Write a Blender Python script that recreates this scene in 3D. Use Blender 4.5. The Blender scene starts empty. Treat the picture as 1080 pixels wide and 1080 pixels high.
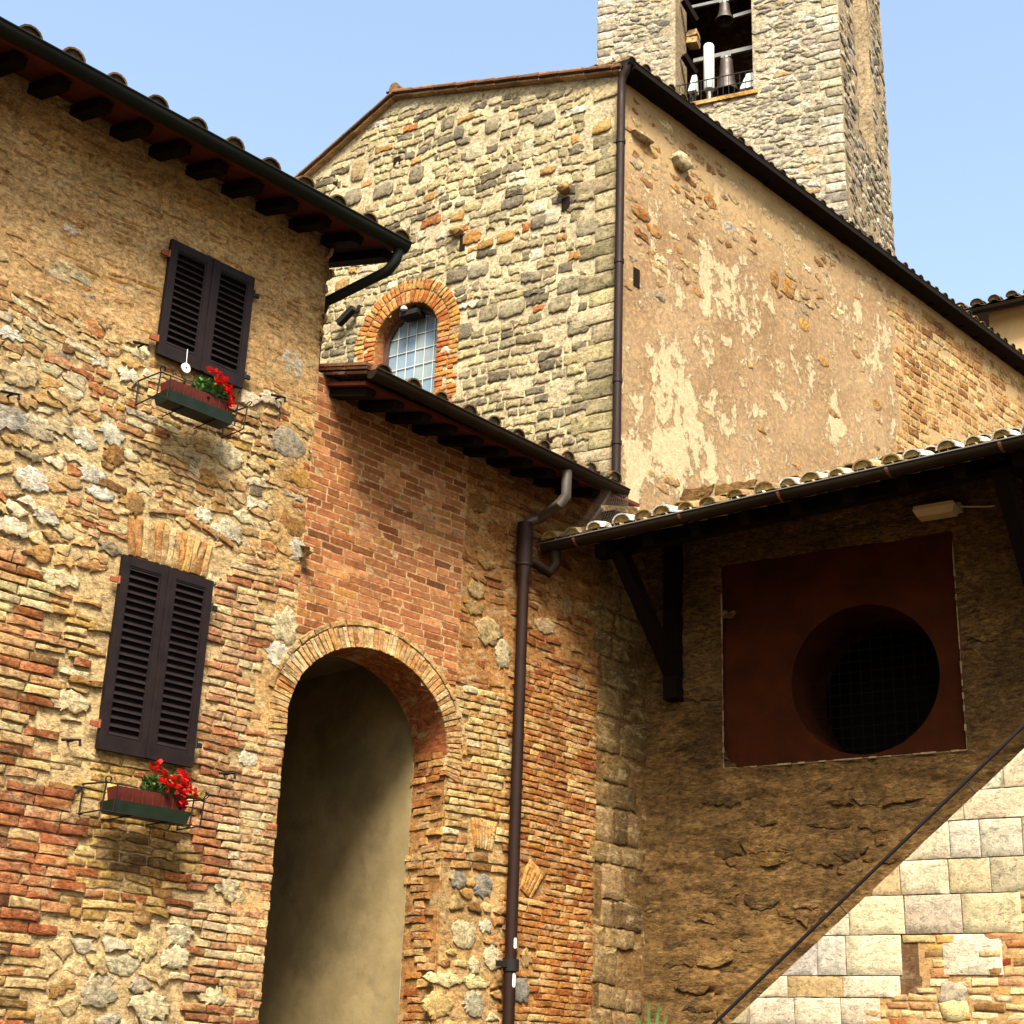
import bpy, math, random
import numpy as np
from mathutils import Matrix, Vector
random.seed(7); rng = np.random.default_rng(11)
SC = bpy.context.scene; COL = SC.collection

# ------------------------------------------------------------------ camera
F = 1580.; H = 598.; TI = .040                     # focal length in px of a 1080 px picture, horizon drop, roll
Zd = F * F / H
U = np.array([TI * Zd / math.hypot(1, TI), Zd / math.hypot(1, TI), -F]); U /= np.linalg.norm(U)
fw = np.array([0, 0, -1.]); Yc = fw - fw.dot(U) * U; Yc /= np.linalg.norm(Yc); Xc = np.cross(Yc, U)
RM = np.array([Xc, Yc, U]); EYE = 1.6
cam = bpy.data.cameras.new('camera'); camo = bpy.data.objects.new('camera', cam); COL.objects.link(camo)
cam.sensor_width = 36; cam.lens = 36 * F / 1080; cam.clip_start = .05; cam.clip_end = 5000
m = Matrix([[*RM[0], 0], [*RM[1], 0], [*RM[2], 0], [0, 0, 0, 1]]); m.translation = (0, 0, EYE)
camo.matrix_world = m
SC.camera = camo
# ------------------------------------------------------------------ light
SUN_EL, SUN_AZ = 52, 176                            # azimuth clockwise from +Y
wd = bpy.data.worlds.new("World"); SC.world = wd; wd.use_nodes = True
nt = wd.node_tree; bg = nt.nodes['Background']; sky = nt.nodes.new('ShaderNodeTexSky')
sky.sky_type = 'NISHITA'; sky.sun_disc = False
sky.sun_elevation = math.radians(SUN_EL); sky.sun_rotation = math.radians(SUN_AZ)
sky.air_density = 1.5; sky.dust_density = 4.0; sky.ozone_density = 0.0
nt.links.new(sky.outputs[0], bg.inputs[0]); bg.inputs[1].default_value = .108
sl = bpy.data.lights.new('sun', 'SUN'); sl.energy = 5.0; sl.angle = math.radians(21); sl.color = (1, .93, .81)
so = bpy.data.objects.new('sun', sl); COL.objects.link(so)
a, e = math.radians(SUN_AZ), math.radians(SUN_EL)
sd = Vector((math.sin(a) * math.cos(e), math.cos(a) * math.cos(e), math.sin(e)))
so.rotation_euler = sd.to_track_quat('Z', 'Y').to_euler(); so.location = sd * 60
SC.view_settings.view_transform = 'Standard'; SC.view_settings.look = 'None'
SC.view_settings.exposure = 1.64; SC.view_settings.gamma = 1.0

# ------------------------------------------------------------------ planes of the place
def ray(px, py): return RM @ np.array([px - 540, 540 - py, -F])
class W:
    "a vertical wall plane: origin P, direction of its length (azimuth), x along, y into the wall, z up"
    def __init__(s, P, ang):
        s.P = np.array(P, float); a = math.radians(ang)
        s.d = np.array([math.sin(a), math.cos(a)]); s.n = np.array([s.d[1], -s.d[0]])
        s.rz = math.atan2(s.d[1], s.d[0])
    def px(s, x, y, off=0):
        r = ray(x, y); P = s.P + s.n * off; t = (P @ s.n) / (r[:2] @ s.n)
        return float((t * r[:2] - P) @ s.d), float(t * r[2] + EYE)
    def xy(s, u, off=0): return s.P + s.d * u + s.n * off
    def w(s, u, off, z): p = s.xy(u, off); return (float(p[0]), float(p[1]), float(z))
    def place(s, o): o.location = (s.P[0], s.P[1], 0); o.rotation_euler = (0, 0, s.rz)
S = 1.2
WA = W((0, 11.4 * S), 44.5)
uC = WA.px(680.7, 860)[0]
WF = W(WA.xy(uC), 123)
COR = W((1.24 * S, 15.5 * S), 123).xy(-.19)
WC = W(COR, 123); WD = W(COR, 44.5)
r_ = ray(888, 100); TP = r_[:2] / r_[1] * 27.
WT = W(TP, 113); WT2 = W(TP, 27)

# ------------------------------------------------------------------ helpers
def tag(o, label=None, cat=None, group=None, kind=None):
    if label: o['label'] = label
    if cat: o['category'] = cat
    if group: o['group'] = group
    if kind: o['kind'] = kind
    return o
def empty(name, w=None, loc=None, label=None, cat=None, group=None):
    o = bpy.data.objects.new(name, None); COL.objects.link(o); o.empty_display_size = .2
    if w is not None: w.place(o)
    if loc is not None: o.location = loc
    return tag(o, label, cat, group)
def link(name, me, mat, parent=None, w=None):
    o = bpy.data.objects.new(name, me); COL.objects.link(o)
    if mat: me.materials.append(mat)
    if parent: o.parent = parent
    elif w is not None: w.place(o)
    return o
def mesh(name, V, Fs, mat, parent=None, w=None, col=None, smooth=False):
    me = bpy.data.meshes.new(name); me.from_pydata([tuple(map(float, v)) for v in V], [], [tuple(f) for f in Fs])
    if col is not None:
        at = me.color_attributes.new('Col', 'FLOAT_COLOR', 'POINT')
        c = np.ones((len(V), 4), np.float32); c[:, :3] = np.asarray(col)[:, :3]; at.data.foreach_set('color', c.ravel())
    if smooth or len(V) > 20000:
        me.polygons.foreach_set('use_smooth', [True] * len(me.polygons)); me.set_sharp_from_angle(angle=math.radians(50))
    me.update()
    return link(name, me, mat, parent, w)
def L(c, k=1.):
    c = np.array(c, float) / 255; return np.where(c < .04045, c / 12.92, ((c + .055) / 1.055) ** 2.4) * k
KB = .45                                            # picture colour of a sunlit surface -> base colour

class MB:
    "collects boxes, tubes, sweeps"
    def __init__(s): s.V = []; s.F = []; s.C = []; s.cur = (.5, .5, .5)
    def add(s, V, Fs):
        b = len(s.V); s.V += [tuple(v) for v in V]; s.F += [tuple(b + i for i in f) for f in Fs]; s.C += [s.cur] * len(V)
    def box(s, a, b, R=None, c=None):
        x0, y0, z0 = a; x1, y1, z1 = b
        V = [(x0,y0,z0),(x1,y0,z0),(x1,y1,z0),(x0,y1,z0),(x0,y0,z1),(x1,y0,z1),(x1,y1,z1),(x0,y1,z1)]
        if R is not None:
            V = [tuple(R @ (Vector(v) - Vector(c)) + Vector(c)) for v in V]
        s.add(V, [(0,3,2,1),(4,5,6,7),(0,1,5,4),(1,2,6,5),(2,3,7,6),(3,0,4,7)])
    def bar(s, p, q, w, h, up=(0, 0, 1)):
        p, q = Vector(p), Vector(q); d = (q - p).normalized(); sx = d.cross(Vector(up)).normalized(); uz = sx.cross(d)
        V = []
        for e in (p, q):
            for i, j in ((-1,-1),(1,-1),(1,1),(-1,1)): V.append(tuple(e + sx * i * w / 2 + uz * j * h / 2))
        s.add(V, [(0,3,2,1),(4,5,6,7),(0,1,5,4),(1,2,6,5),(2,3,7,6),(3,0,4,7)])
    def tube(s, pts, r, n=10, caps=True, radii=None):
        P = [Vector(p) for p in pts]; V = []; Fs = []
        up = Vector((0, 0, 1)); prev = None
        for i, p in enumerate(P):
            if i == 0: t = P[1] - P[0]
            elif i == len(P) - 1: t = P[-1] - P[-2]
            else: t = (P[i + 1] - P[i]).normalized() + (P[i] - P[i - 1]).normalized()
            t.normalize()
            if prev is None:
                a_ = up if abs(t.z) < .9 else Vector((1, 0, 0)); sx = t.cross(a_).normalized()
            else: sx = (prev - t * prev.dot(t)).normalized()
            prev = sx; sy = t.cross(sx); rr = radii[i] if radii else r
            for k in range(n):
                an = 2 * math.pi * k / n; V.append(tuple(p + sx * math.cos(an) * rr + sy * math.sin(an) * rr))
        for i in range(len(P) - 1):
            for k in range(n):
                Fs.append((i*n+k, i*n+(k+1) % n, (i+1)*n+(k+1) % n, (i+1)*n+k))
        if caps: Fs.append(tuple(range(n))[::-1]); Fs.append(tuple((len(P)-1)*n+k for k in range(n)))
        s.add(V, Fs)
    def lathe(s, prof, c=(0, 0, 0), n=20):
        V = []; Fs = []
        for r, z in prof:
            for k in range(n):
                an = 2 * math.pi * k / n; V.append((c[0] + r * math.cos(an), c[1] + r * math.sin(an), c[2] + z))
        for i in range(len(prof) - 1):
            for k in range(n): Fs.append((i*n+k, i*n+(k+1) % n, (i+1)*n+(k+1) % n, (i+1)*n+k))
        s.add(V, Fs)
    def gutter(s, p, q, r=.065, lean=0.):
        "half round channel from p to q, opening upward, with a rolled outer bead"
        p, q = Vector(p), Vector(q); d = (q - p).normalized(); sx = d.cross(Vector((0, 0, 1))).normalized()
        V = []; Fs = []; N = 12; L_ = (q - p).length; M = max(2, int(L_ / .5))
        for i in range(M + 1):
            c = p + d * L_ * i / M + Vector((0, 0, .006 * math.sin(i * 1.7)))
            for rr in (r, r - .006):
                for k in range(N + 1):
                    an = math.pi + math.pi * k / N; V.append(tuple(c + sx * math.cos(an) * rr + Vector((0, 0, math.sin(an) * rr * 1.05))))
        st = 2 * (N + 1)
        for i in range(M):
            for k in range(N):
                a_, b_ = i * st + k, (i + 1) * st + k
                Fs.append((a_, a_ + 1, b_ + 1, b_)); Fs.append((a_+N+1, b_+N+1, b_+N+2, a_+N+2))
        for e in (0, M):
            Fs.append(tuple(e * st + k for k in range(N + 1)))
        s.add(V, Fs)
        for sg in (1, -1):
            s.tube([tuple(p + sx * sg * r), tuple(q + sx * sg * r)], .010, 6)
    def build(s, name, mat, parent=None, w=None, smooth=False, useC=False):
        o = mesh(name, s.V, s.F, mat, parent, w, s.C if useC else None)
        if smooth:
            me = o.data; me.polygons.foreach_set('use_smooth', [True] * len(me.polygons)); 
            try: me.set_sharp_from_angle(angle=math.radians(42))
            except Exception: pass
        return o

# value noise in numpy
def vnoise(x, y, seed=0):
    xi = np.floor(x).astype(np.int64); yi = np.floor(y).astype(np.int64); xf = x - xi; yf = y - yi
    xf = xf * xf * (3 - 2 * xf); yf = yf * yf * (3 - 2 * yf)
    def h(i, j):
        n = (i * 374761393 + j * 668265263 + seed * 974711) & 0x7fffffff
        n = ((n ^ (n >> 13)) * 1274126177) & 0x7fffffff
        return ((n ^ (n >> 16)) & 0xffff) / 65535.
    return (h(xi, yi) * (1-xf) + h(xi+1, yi) * xf) * (1-yf) + (h(xi, yi+1) * (1-xf) + h(xi+1, yi+1) * xf) * yf
def fbm(x, y, o=4, seed=0):
    x = np.asarray(x, float); y = np.asarray(y, float); t = 0; am = .5; tot = 0
    for i in range(o): t = t + am * vnoise(x * 2**i, y * 2**i, seed + i); tot += am; am *= .5
    return t / tot

# ------------------------------------------------------------------ materials
def newmat(name):
    m = bpy.data.materials.new(name); m.use_nodes = True; n = m.node_tree
    return m, n, n.nodes['Principled BSDF']
def N(n, t, **k):
    x = n.nodes.new(t)
    for a_, v in k.items(): setattr(x, a_, v)
    return x
def noise(n, vec, scale, detail=6, rough=.6, dist=0.):
    x = N(n, 'ShaderNodeTexNoise'); x.inputs['Scale'].default_value = scale; x.inputs['Detail'].default_value = detail
    x.inputs['Roughness'].default_value = rough; x.inputs['Distortion'].default_value = dist; n.links.new(vec, x.inputs['Vector']); return x.outputs['Fac']
def mr(n, v, a0, a1, b0, b1):
    x = N(n, 'ShaderNodeMapRange'); x.inputs[1].default_value = a0; x.inputs[2].default_value = a1; x.inputs[3].default_value = b0; x.inputs[4].default_value = b1
    n.links.new(v, x.inputs[0]); return x.outputs[0]
def mixc(n, f, a_, b_, mode='MIX'):
    x = N(n, 'ShaderNodeMix', data_type='RGBA', blend_type=mode)
    for sck, v in ((x.inputs[0], f), (x.inputs[6], a_), (x.inputs[7], b_)):
        if isinstance(v, (int, float)): sck.default_value = v
        elif isinstance(v, (tuple, list, np.ndarray)): sck.default_value = (*[float(q) for q in v[:3]], 1)
        else: n.links.new(v, sck)
    return x.outputs[2]
def math_(n, op, a_, b_):
    x = N(n, 'ShaderNodeMath', operation=op)
    for sck, v in ((x.inputs[0], a_), (x.inputs[1], b_)):
        if isinstance(v, (int, float)): sck.default_value = v
        else: n.links.new(v, sck)
    return x.outputs[0]
def stretch(n, vec, s):
    x = N(n, 'ShaderNodeMapping'); x.inputs['Scale'].default_value = s; n.links.new(vec, x.inputs[0]); return x.outputs[0]
def masonry(name, smear=(.5, .38, .2), samt=.5, contrast=1., bump=.012, pit=.5, stain=.25, scl=1., lichen=None, strS=1., crack=.38):
    m, n, b = newmat(name)
    tc = N(n, 'ShaderNodeTexCoord').outputs['Object']; vec = stretch(n, tc, (1, 1, strS))
    at = N(n, 'ShaderNodeVertexColor', layer_name='Col').outputs[0]
    n1 = noise(n, vec, 17 * scl, 10, .74); n2 = noise(n, vec, 70 * scl, 6, .75); n3 = noise(n, stretch(n, vec, (1, 1, 2.2)), 4. * scl, 9, .72, .5); n4 = noise(n, tc, .9, 5, .6)
    n5 = noise(n, stretch(n, vec, (1, 1, 1.6)), 20 * scl, 7, .8, .6)
    n6 = noise(n, stretch(n, tc, (1, 1, 2.6)), 4.2 * scl, 7, .62, .8)
    n7 = noise(n, stretch(n, tc, (1, 1, 1.8)), 11 * scl, 6, .62, .5)
    cr = mr(n, math_(n, 'ABSOLUTE', math_(n, 'SUBTRACT', n6, .5), 0), .004, .022, 0, 1)
    cr2 = mr(n, math_(n, 'ABSOLUTE', math_(n, 'SUBTRACT', n7, .5), 0), .003, .02, 0, 1)
    crk = math_(n, 'MINIMUM', cr, math_(n, 'ADD', cr2, .35))
    c = mixc(n, 1., at, mr(n, n1, .33, .67, 1 - .42 * contrast, 1 + .40 * contrast), 'MULTIPLY')
    c = mixc(n, mr(n, n3, .52, .60, 0, samt), c, smear)
    c = mixc(n, 1., c, mr(n, n5, .38, .45, 1 - pit, 1.), 'MULTIPLY')
    c = mixc(n, 1., c, mr(n, n2, .32, .68, .76, 1.24), 'MULTIPLY')
    c = mixc(n, 1., c, mr(n, crk, 0, 1, 1 - crack, 1.), 'MULTIPLY')
    c = mixc(n, 1., c, mr(n, n4, .35, .65, 1 - stain, 1 + stain * .6), 'MULTIPLY')
    if lichen is not None:
        c = mixc(n, mr(n, noise(n, vec, 9 * scl, 8, .7), .55, .63, 0, .75), c, lichen)
    n.links.new(c, b.inputs['Base Color']); b.inputs['Roughness'].default_value = .92; b.inputs['Specular IOR Level'].default_value = .15
    hgt = math_(n, 'ADD', math_(n, 'MULTIPLY', n1, 1.), math_(n, 'ADD', math_(n, 'MULTIPLY', n2, .3), math_(n, 'ADD', math_(n, 'MULTIPLY', mr(n, n5, .34, .5, 0, 1), .35), math_(n, 'MULTIPLY', crk, .4 * crack))))
    bp = N(n, 'ShaderNodeBump'); bp.inputs['Strength'].default_value = 1.; bp.inputs['Distance'].default_value = bump
    n.links.new(hgt, bp.inputs['Height']); n.links.new(bp.outputs[0], b.inputs['Normal'])
    return m
def plain(name, col, rough=.5, spec=.4, var=.15, scale=12, bump=.0, metal=0., var2=None):
    m, n, b = newmat(name); tc = N(n, 'ShaderNodeTexCoord').outputs['Object']
    f = noise(n, tc, scale, 6, .65)
    c = mixc(n, 1., col, mr(n, f, .3, .7, 1 - var, 1 + var), 'MULTIPLY')
    if var2 is not None: c = mixc(n, mr(n, noise(n, tc, scale * .35, 8, .7), .52, .62, 0, .8), c, var2)
    n.links.new(c, b.inputs['Base Color']); b.inputs['Roughness'].default_value = rough; b.inputs['Specular IOR Level'].default_value = spec
    b.inputs['Metallic'].default_value = metal
    n.links.new(mr(n, f, .3, .7, max(.05, rough - .12), min(1, rough + .12)), b.inputs['Roughness'])
    if bump:
        bp = N(n, 'ShaderNodeBump'); bp.inputs['Distance'].default_value = bump; bp.inputs['Strength'].default_value = 1
        n.links.new(noise(n, tc, scale * 3, 6, .7), bp.inputs['Height']); n.links.new(bp.outputs[0], b.inputs['Normal'])
    return m
MORT = L((238, 205, 142), KB)
M_wall = masonry('old_brick_masonry', L((232, 204, 150), KB), .55, 1.15, .014, .55, .2)
M_neat = masonry('reddish_brick_masonry', L((220, 160, 104), KB), .12, 1.1, .004, .3, .22, crack=.08)
M_church = masonry('church_stone_masonry', L((226, 208, 168), KB), .35, 1.4, .018, .62, .15, .9, crack=.3)
M_tower = masonry('tower_stone_masonry', L((218, 206, 178), KB), .35, 1.5, .024, .65, .18, .6)
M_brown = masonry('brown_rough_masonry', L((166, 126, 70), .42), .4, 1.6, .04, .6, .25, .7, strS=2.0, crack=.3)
M_trav = masonry('travertine_blocks', L((215, 190, 150), .42), .25, .75, .006, .5, .1, 1.1, crack=.3)
M_tile = masonry('weathered_roof_tile', L((160, 120, 75), .4), .5, 1.2, .008, .4, .2, 1., crack=.2)
M_tileE = masonry('lichened_roof_tile', L((205, 195, 175), .45), .5, 1.2, .008, .55, .2, 1.4, lichen=L((190, 135, 35), .5), crack=.1)
M_pass = plain('passage_plaster', L((188, 166, 118), .38), .9, .1, .2, 2.2, .006, 0., L((160, 142, 104), .34))
M_wood = plain('dark_old_timber', (.0045, .002, .001), .9, .08, .3, 8, .004)
M_soffit = plain('terracotta_soffit', (.060, .009, .003), .85, .2, .3, 7, .003)
M_gutg = plain('dark_green_gutter', (.004, .005, .003), .7, .12, .3, 5)
M_gutb = plain('brown_gutter', (.012, .007, .003), .7, .1, .25, 6)
M_pipe = plain('brown_downpipe', (.012, .0045, .0025), .6, .15, .2, 5)
M_copper = plain('copper_strap', (.10, .035, .014), .6, .3, .3, 9, metal=.3)
M_shut = plain('dark_brown_shutter_paint', (.0065, .0030, .0028), .6, .14, .3, 9, .001)
M_iron = plain('wrought_iron', (.008, .006, .006), .7, .15, .2, 10)
M_rust = plain('rusty_hinge', (.16, .04, .015), .8, .2, .3, 30)
M_white = plain('white_plastic', (.42, .42, .40), .5, .4, .05, 10)
M_pot = plain('terracotta_trough', (.055, .007, .003), .7, .2, .15, 12)
M_tray = plain('dark_green_tray', (.003, .009, .004), .5, .3, .2, 10)
M_leaf = plain('geranium_leaf', (.05, .12, .025), .55, .3, .4, 20)
M_red = plain('red_petal', (.50, .008, .010), .55, .3, .25, 30)
M_yucca = plain('yucca_leaf', (.03, .09, .02), .5, .4, .3, 14)
M_bronze = plain('dark_bell_bronze', (.035, .025, .019), .55, .4, .25, 6, metal=.35)
M_steel = plain('galvanised_beam', (.11, .11, .10), .45, .5, .1, 8, metal=.3)
M_panel = plain('red_ochre_plaster', (.032, .0072, .0012), .9, .08, .45, 2.2, .004)
M_black = plain('dark_interior', (.004, .003, .003), .9, .1, .1, 3)
M_trim = plain('pale_plaster_edge', (.20, .14, .08), .9, .1, .3, 20, .003)
M_frame = plain('brown_window_frame', (.05, .022, .018), .5, .4, .15, 10)
M_lamp = plain('ivory_plastic_lamp', (.45, .33, .17), .5, .3, .06, 9)
M_lead = plain('pale_glazing_bars', (.42, .42, .40), .6, .3, .05, 9)
M_net = plain('bird_netting', (.05, .035, .025), .8, .1, .1, 9)
M_cream = plain('cream_plaster', L((240, 205, 150), .55), .9, .1, .1, 2, .004)
M_ground = plain('stone_paving', (.06, .045, .028), .9, .15, .25, 2, .01)
def glass_pane():
    m, n, b = newmat('pale_leaded_glass'); tc = N(n, 'ShaderNodeTexCoord').outputs['Object']
    at = N(n, 'ShaderNodeVertexColor', layer_name='Col').outputs[0]
    n.links.new(mixc(n, 1., at, mr(n, noise(n, tc, 9, 4), .3, .7, .9, 1.1), 'MULTIPLY'), b.inputs['Base Color'])
    b.inputs['Roughness'].default_value = .25; b.inputs['Specular IOR Level'].default_value = .5
    return m
M_glass = glass_pane()
def plaster_mat():
    "church flank: tan render with cream patches where its top coat survives (patch map = vertex value + noise)"
    m, n, b = newmat('patched_render'); tc = N(n, 'ShaderNodeTexCoord').outputs['Object']
    at = N(n, 'ShaderNodeVertexColor', layer_name='Col'); sep = N(n, 'ShaderNodeSeparateColor'); n.links.new(at.outputs[0], sep.inputs[0])
    v1 = noise(n, stretch(n, tc, (1, 1, .75)), 2.6, 10, .68, .25); v2 = noise(n, tc, 14, 7, .7); v3 = noise(n, tc, .7, 4, .6); v4 = noise(n, tc, 60, 5, .7)
    f = math_(n, 'ADD', math_(n, 'MULTIPLY', math_(n, 'SUBTRACT', v1, .5), 1.6), sep.outputs[0]); f = math_(n, 'ADD', f, math_(n, 'MULTIPLY', math_(n, 'SUBTRACT', noise(n, tc, 9, 9, .75), .5), .7))
    base = mixc(n, mr(n, v3, .35, .65, 0, 1), L((200, 168, 126), KB * .93), L((176, 142, 102), KB * .92))
    base = mixc(n, mr(n, v2, .5, .62, 0, .45), base, L((215, 175, 120), KB))
    c = mixc(n, mr(n, f, .5, .6, 0, .85), base, L((234, 212, 168), KB * .97))
    c = mixc(n, 1., c, mr(n, v2, .32, .68, .74, 1.22), 'MULTIPLY')
    c = mixc(n, 1., c, mr(n, v4, .3, .7, .76, 1.2), 'MULTIPLY')
    c = mixc(n, mr(n, sep.outputs[1], 0, 1, 0, .9), c, L((216, 182, 130), KB * .92))
    n.links.new(c, b.inputs['Base Color']); b.inputs['Roughness'].default_value = .93; b.inputs['Specular IOR Level'].default_value = .15
    hgt = math_(n, 'ADD', math_(n, 'MULTIPLY', mr(n, f, .48, .58, 0, 1), .5), math_(n, 'ADD', math_(n, 'MULTIPLY', v2, .7), math_(n, 'MULTIPLY', v4, .4)))
    bp = N(n, 'ShaderNodeBump'); bp.inputs['Distance'].default_value = .02; bp.inputs['Strength'].default_value = 1
    n.links.new(hgt, bp.inputs['Height']); n.links.new(bp.outputs[0], b.inputs['Normal'])
    return m
M_render = plaster_mat()

# ------------------------------------------------------------------ masonry geometry
def clip(poly, a_, b_, c_):
    out = []; n = len(poly)
    for i in range(n):
        p, q = poly[i], poly[(i + 1) % n]; fp = a_*p[0]+b_*p[1]-c_; fq = a_*q[0]+b_*q[1]-c_
        if fp <= 0: out.append(p)
        if (fp < 0) != (fq < 0) and fp != fq:
            t = fp / (fp - fq); out.append((p[0]+(q[0]-p[0])*t, p[1]+(q[1]-p[1])*t))
    return out
def pick(pal):
    r = random.random() * sum(p[0] for p in pal)
    for w_, c in pal:
        r -= w_
        if r <= 0: break
    v = random.uniform(.82, 1.15); return L(c, KB) * v * np.array([1, random.uniform(.96, 1.03), random.uniform(.88, 1.08)])
class Stones:
    def __init__(s): s.V = []; s.F = []; s.C = []; s.rough = .010; s.fl = .85; s.n = 0
    def add(s, poly, h=.012, col=(.4, .3, .2), bev=.012, jit=.004, rnd=1, dome=.004, base=-.03):
        if len(poly) < 3: return
        if h < .05: h = h * s.fl; dome = dome * s.fl; bev = bev * .5
        P = np.array(poly); c = P.mean(0)
        Q = []
        for i in range(len(P)):
            p, q = P[i], P[(i + 1) % len(P)]; l = np.linalg.norm(q - p)
            if l < 1e-4: continue
            k = max(1, min(4, int(l / .07)))
            for j in range(k): Q.append(p + (q - p) * j / k)
        Q = np.array(Q)
        if len(Q) < 3: return
        if rnd:                                      # chaikin
            R_ = []
            for i in range(len(Q)):
                p, q = Q[i], Q[(i + 1) % len(Q)]; R_ += [p * .86 + q * .14, p * .14 + q * .86]
            Q = np.array(R_)
        Q = Q + rng.normal(0, jit, Q.shape)
        n = len(Q); d = Q - c; ln = np.linalg.norm(d, axis=1) + 1e-6
        bv = np.minimum(bev, ln * .35)
        I = Q - d / ln[:, None] * bv[:, None]
        I2 = c + (I - c) * .5
        b = s.n
        nz = lambda A_: (fbm(A_[:, 0] * 20 + 7, A_[:, 1] * 34 + 3, 4, 5) - .5) * s.rough; hh = h + nz(Q); tl = (rng.normal(0, .012), rng.normal(0, .012))
        def out(A_, o): 
            o = o + (A_ - c) @ np.array(tl)
            return np.column_stack([A_[:, 0], -o, A_[:, 1]])
        s.V.append(np.vstack([out(Q, np.full(n, base)), out(Q, hh - bv * .8), out(I, h + nz(I)), out(I2, h + dome + nz(I2) * 1.3), np.array([[c[0], -(h + dome), c[1]]])]))
        for k in range(3):
            for i in range(n):
                j = (i + 1) % n; s.F.append((b+k*n+i, b+k*n+j, b+(k+1)*n+j, b+(k+1)*n+i))
        for i in range(n): s.F.append((b+3*n+i, b+3*n+(i+1) % n, b+4*n))
        s.C.append(np.tile(np.asarray(col)[:3], (4 * n + 1, 1)) * (1 + rng.normal(0, .015, (4 * n + 1, 1)))); s.n += 4 * n + 1
    def arrays(s): return np.vstack(s.V), s.F, np.vstack(s.C)
def rect(u0, z0, u1, z1): return [(u0, z0), (u1, z0), (u1, z1), (u0, z1)]
def bricks(S_, box, inside, hr=(.055, .07), lr=(.2, .3), gap=.012, pal=None, h=(.004, .016), wob=.02, bev=.008, jit=.003, keep=None, seed=0, skip=0., rnd=0, dome=.002, sm=.15, lim=None):
    u0, z0, u1, z1 = box; z = z0; row = 0
    while z < z1:
        hh = random.uniform(*hr); u = u0 - random.random() * lr[1]
        while u < u1:
            l = random.uniform(*lr) * (1 if random.random() > sm else .55)
            a0, a1 = u + gap / 2, u + l - gap / 2
            if lim is not None: m0, m1 = lim(z); a0, a1 = max(a0, m0), min(a1, m1)
            if a1 - a0 < .045: u += l; continue
            cu = (a0 + a1) / 2; hl = (a1 - a0) / 2
            dz = lambda x: float((fbm(x * .8 + seed, z * .5, 3, seed) - .5) * wob * 4)
            zz = z + dz(cu)
            if random.random() >= skip and inside(cu, zz + hh / 2) and (keep is None or keep(cu, zz + hh / 2, hl, hh / 2)):
                d0, d1 = z + dz(a0), z + dz(a1); t = random.uniform(-.002, .002)
                S_.add([(a0, d0 + gap / 2), (a1, d1 + gap / 2 + t), (a1, d1 + hh - gap / 2 + t), (a0, d0 + hh - gap / 2)], random.uniform(*h), pick(pal), bev, jit, rnd, dome)
            u += l
        z += hh; row += 1
def rubble(S_, box, inside, sx=.24, sz=.14, j=.38, gap=.02, pal=None, h=(.0, .03), bev=.02, jit=.006, keep=None, skip=0., dome=.01, shr=(.75, 1)):
    u0, z0, u1, z1 = box; nx, nz = int((u1 - u0) / sx) + 1, int((z1 - z0) / sz) + 1
    G = {}
    for k in range(-2, nz + 2):
        for i in range(-2, nx + 2):
            if random.random() < .08: continue
            G[i, k] = ((i + .5 * (k % 2) + random.uniform(-j, j)), (k + random.uniform(-j, j) * .8))
    for (i, k), (x, y) in G.items():
        cu, cz = u0 + x * sx, z0 + y * sz
        if not inside(cu, cz) or random.random() < skip: continue
        poly = [(x-1.3, y-1.1), (x+1.3, y-1.1), (x+1.3, y+1.1), (x-1.3, y+1.1)]
        for di in range(-3, 4):
            for dk in range(-3, 4):
                q = G.get((i + di, k + dk))
                if q is None or (di == 0 and dk == 0): continue
                a_, b_ = q[0] - x, q[1] - y
                poly = clip(poly, a_, b_, a_ * (x + q[0]) / 2 + b_ * (y + q[1]) / 2)
                if len(poly) < 3: break
            if len(poly) < 3: break
        if len(poly) < 3: continue
        P = np.array(poly) * [sx, sz] + [u0, z0]; c = P.mean(0); d = P - c; ln = np.linalg.norm(d, axis=1, keepdims=True) + 1e-6
        if ln.min() < gap: continue
        P = c + d * (1 - gap * .7 / ln) * random.uniform(*shr)
        hw = (P[:, 0].max() - P[:, 0].min()) / 2; hh = (P[:, 1].max() - P[:, 1].min()) / 2
        if keep is not None and not keep(c[0], c[1], hw, hh): continue
        S_.add(P, random.uniform(*h), pick(pal), bev, jit, 1, dome)
def blob(S_, u, z, w_, hgt, col, h=.03, dome=.015, bev=.03, n=9, jit=.004):
    P = [(u + w_ / 2 * math.cos(t) * random.uniform(.85, 1.12) * (1.15 if abs(math.cos(t)) > .5 else 1), z + hgt / 2 * math.sin(t) * random.uniform(.85, 1.12)) for t in np.linspace(0, 2 * math.pi, n, endpoint=False)]
    S_.add(P, h, L(col, KB), bev, jit, 1, dome)

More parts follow.
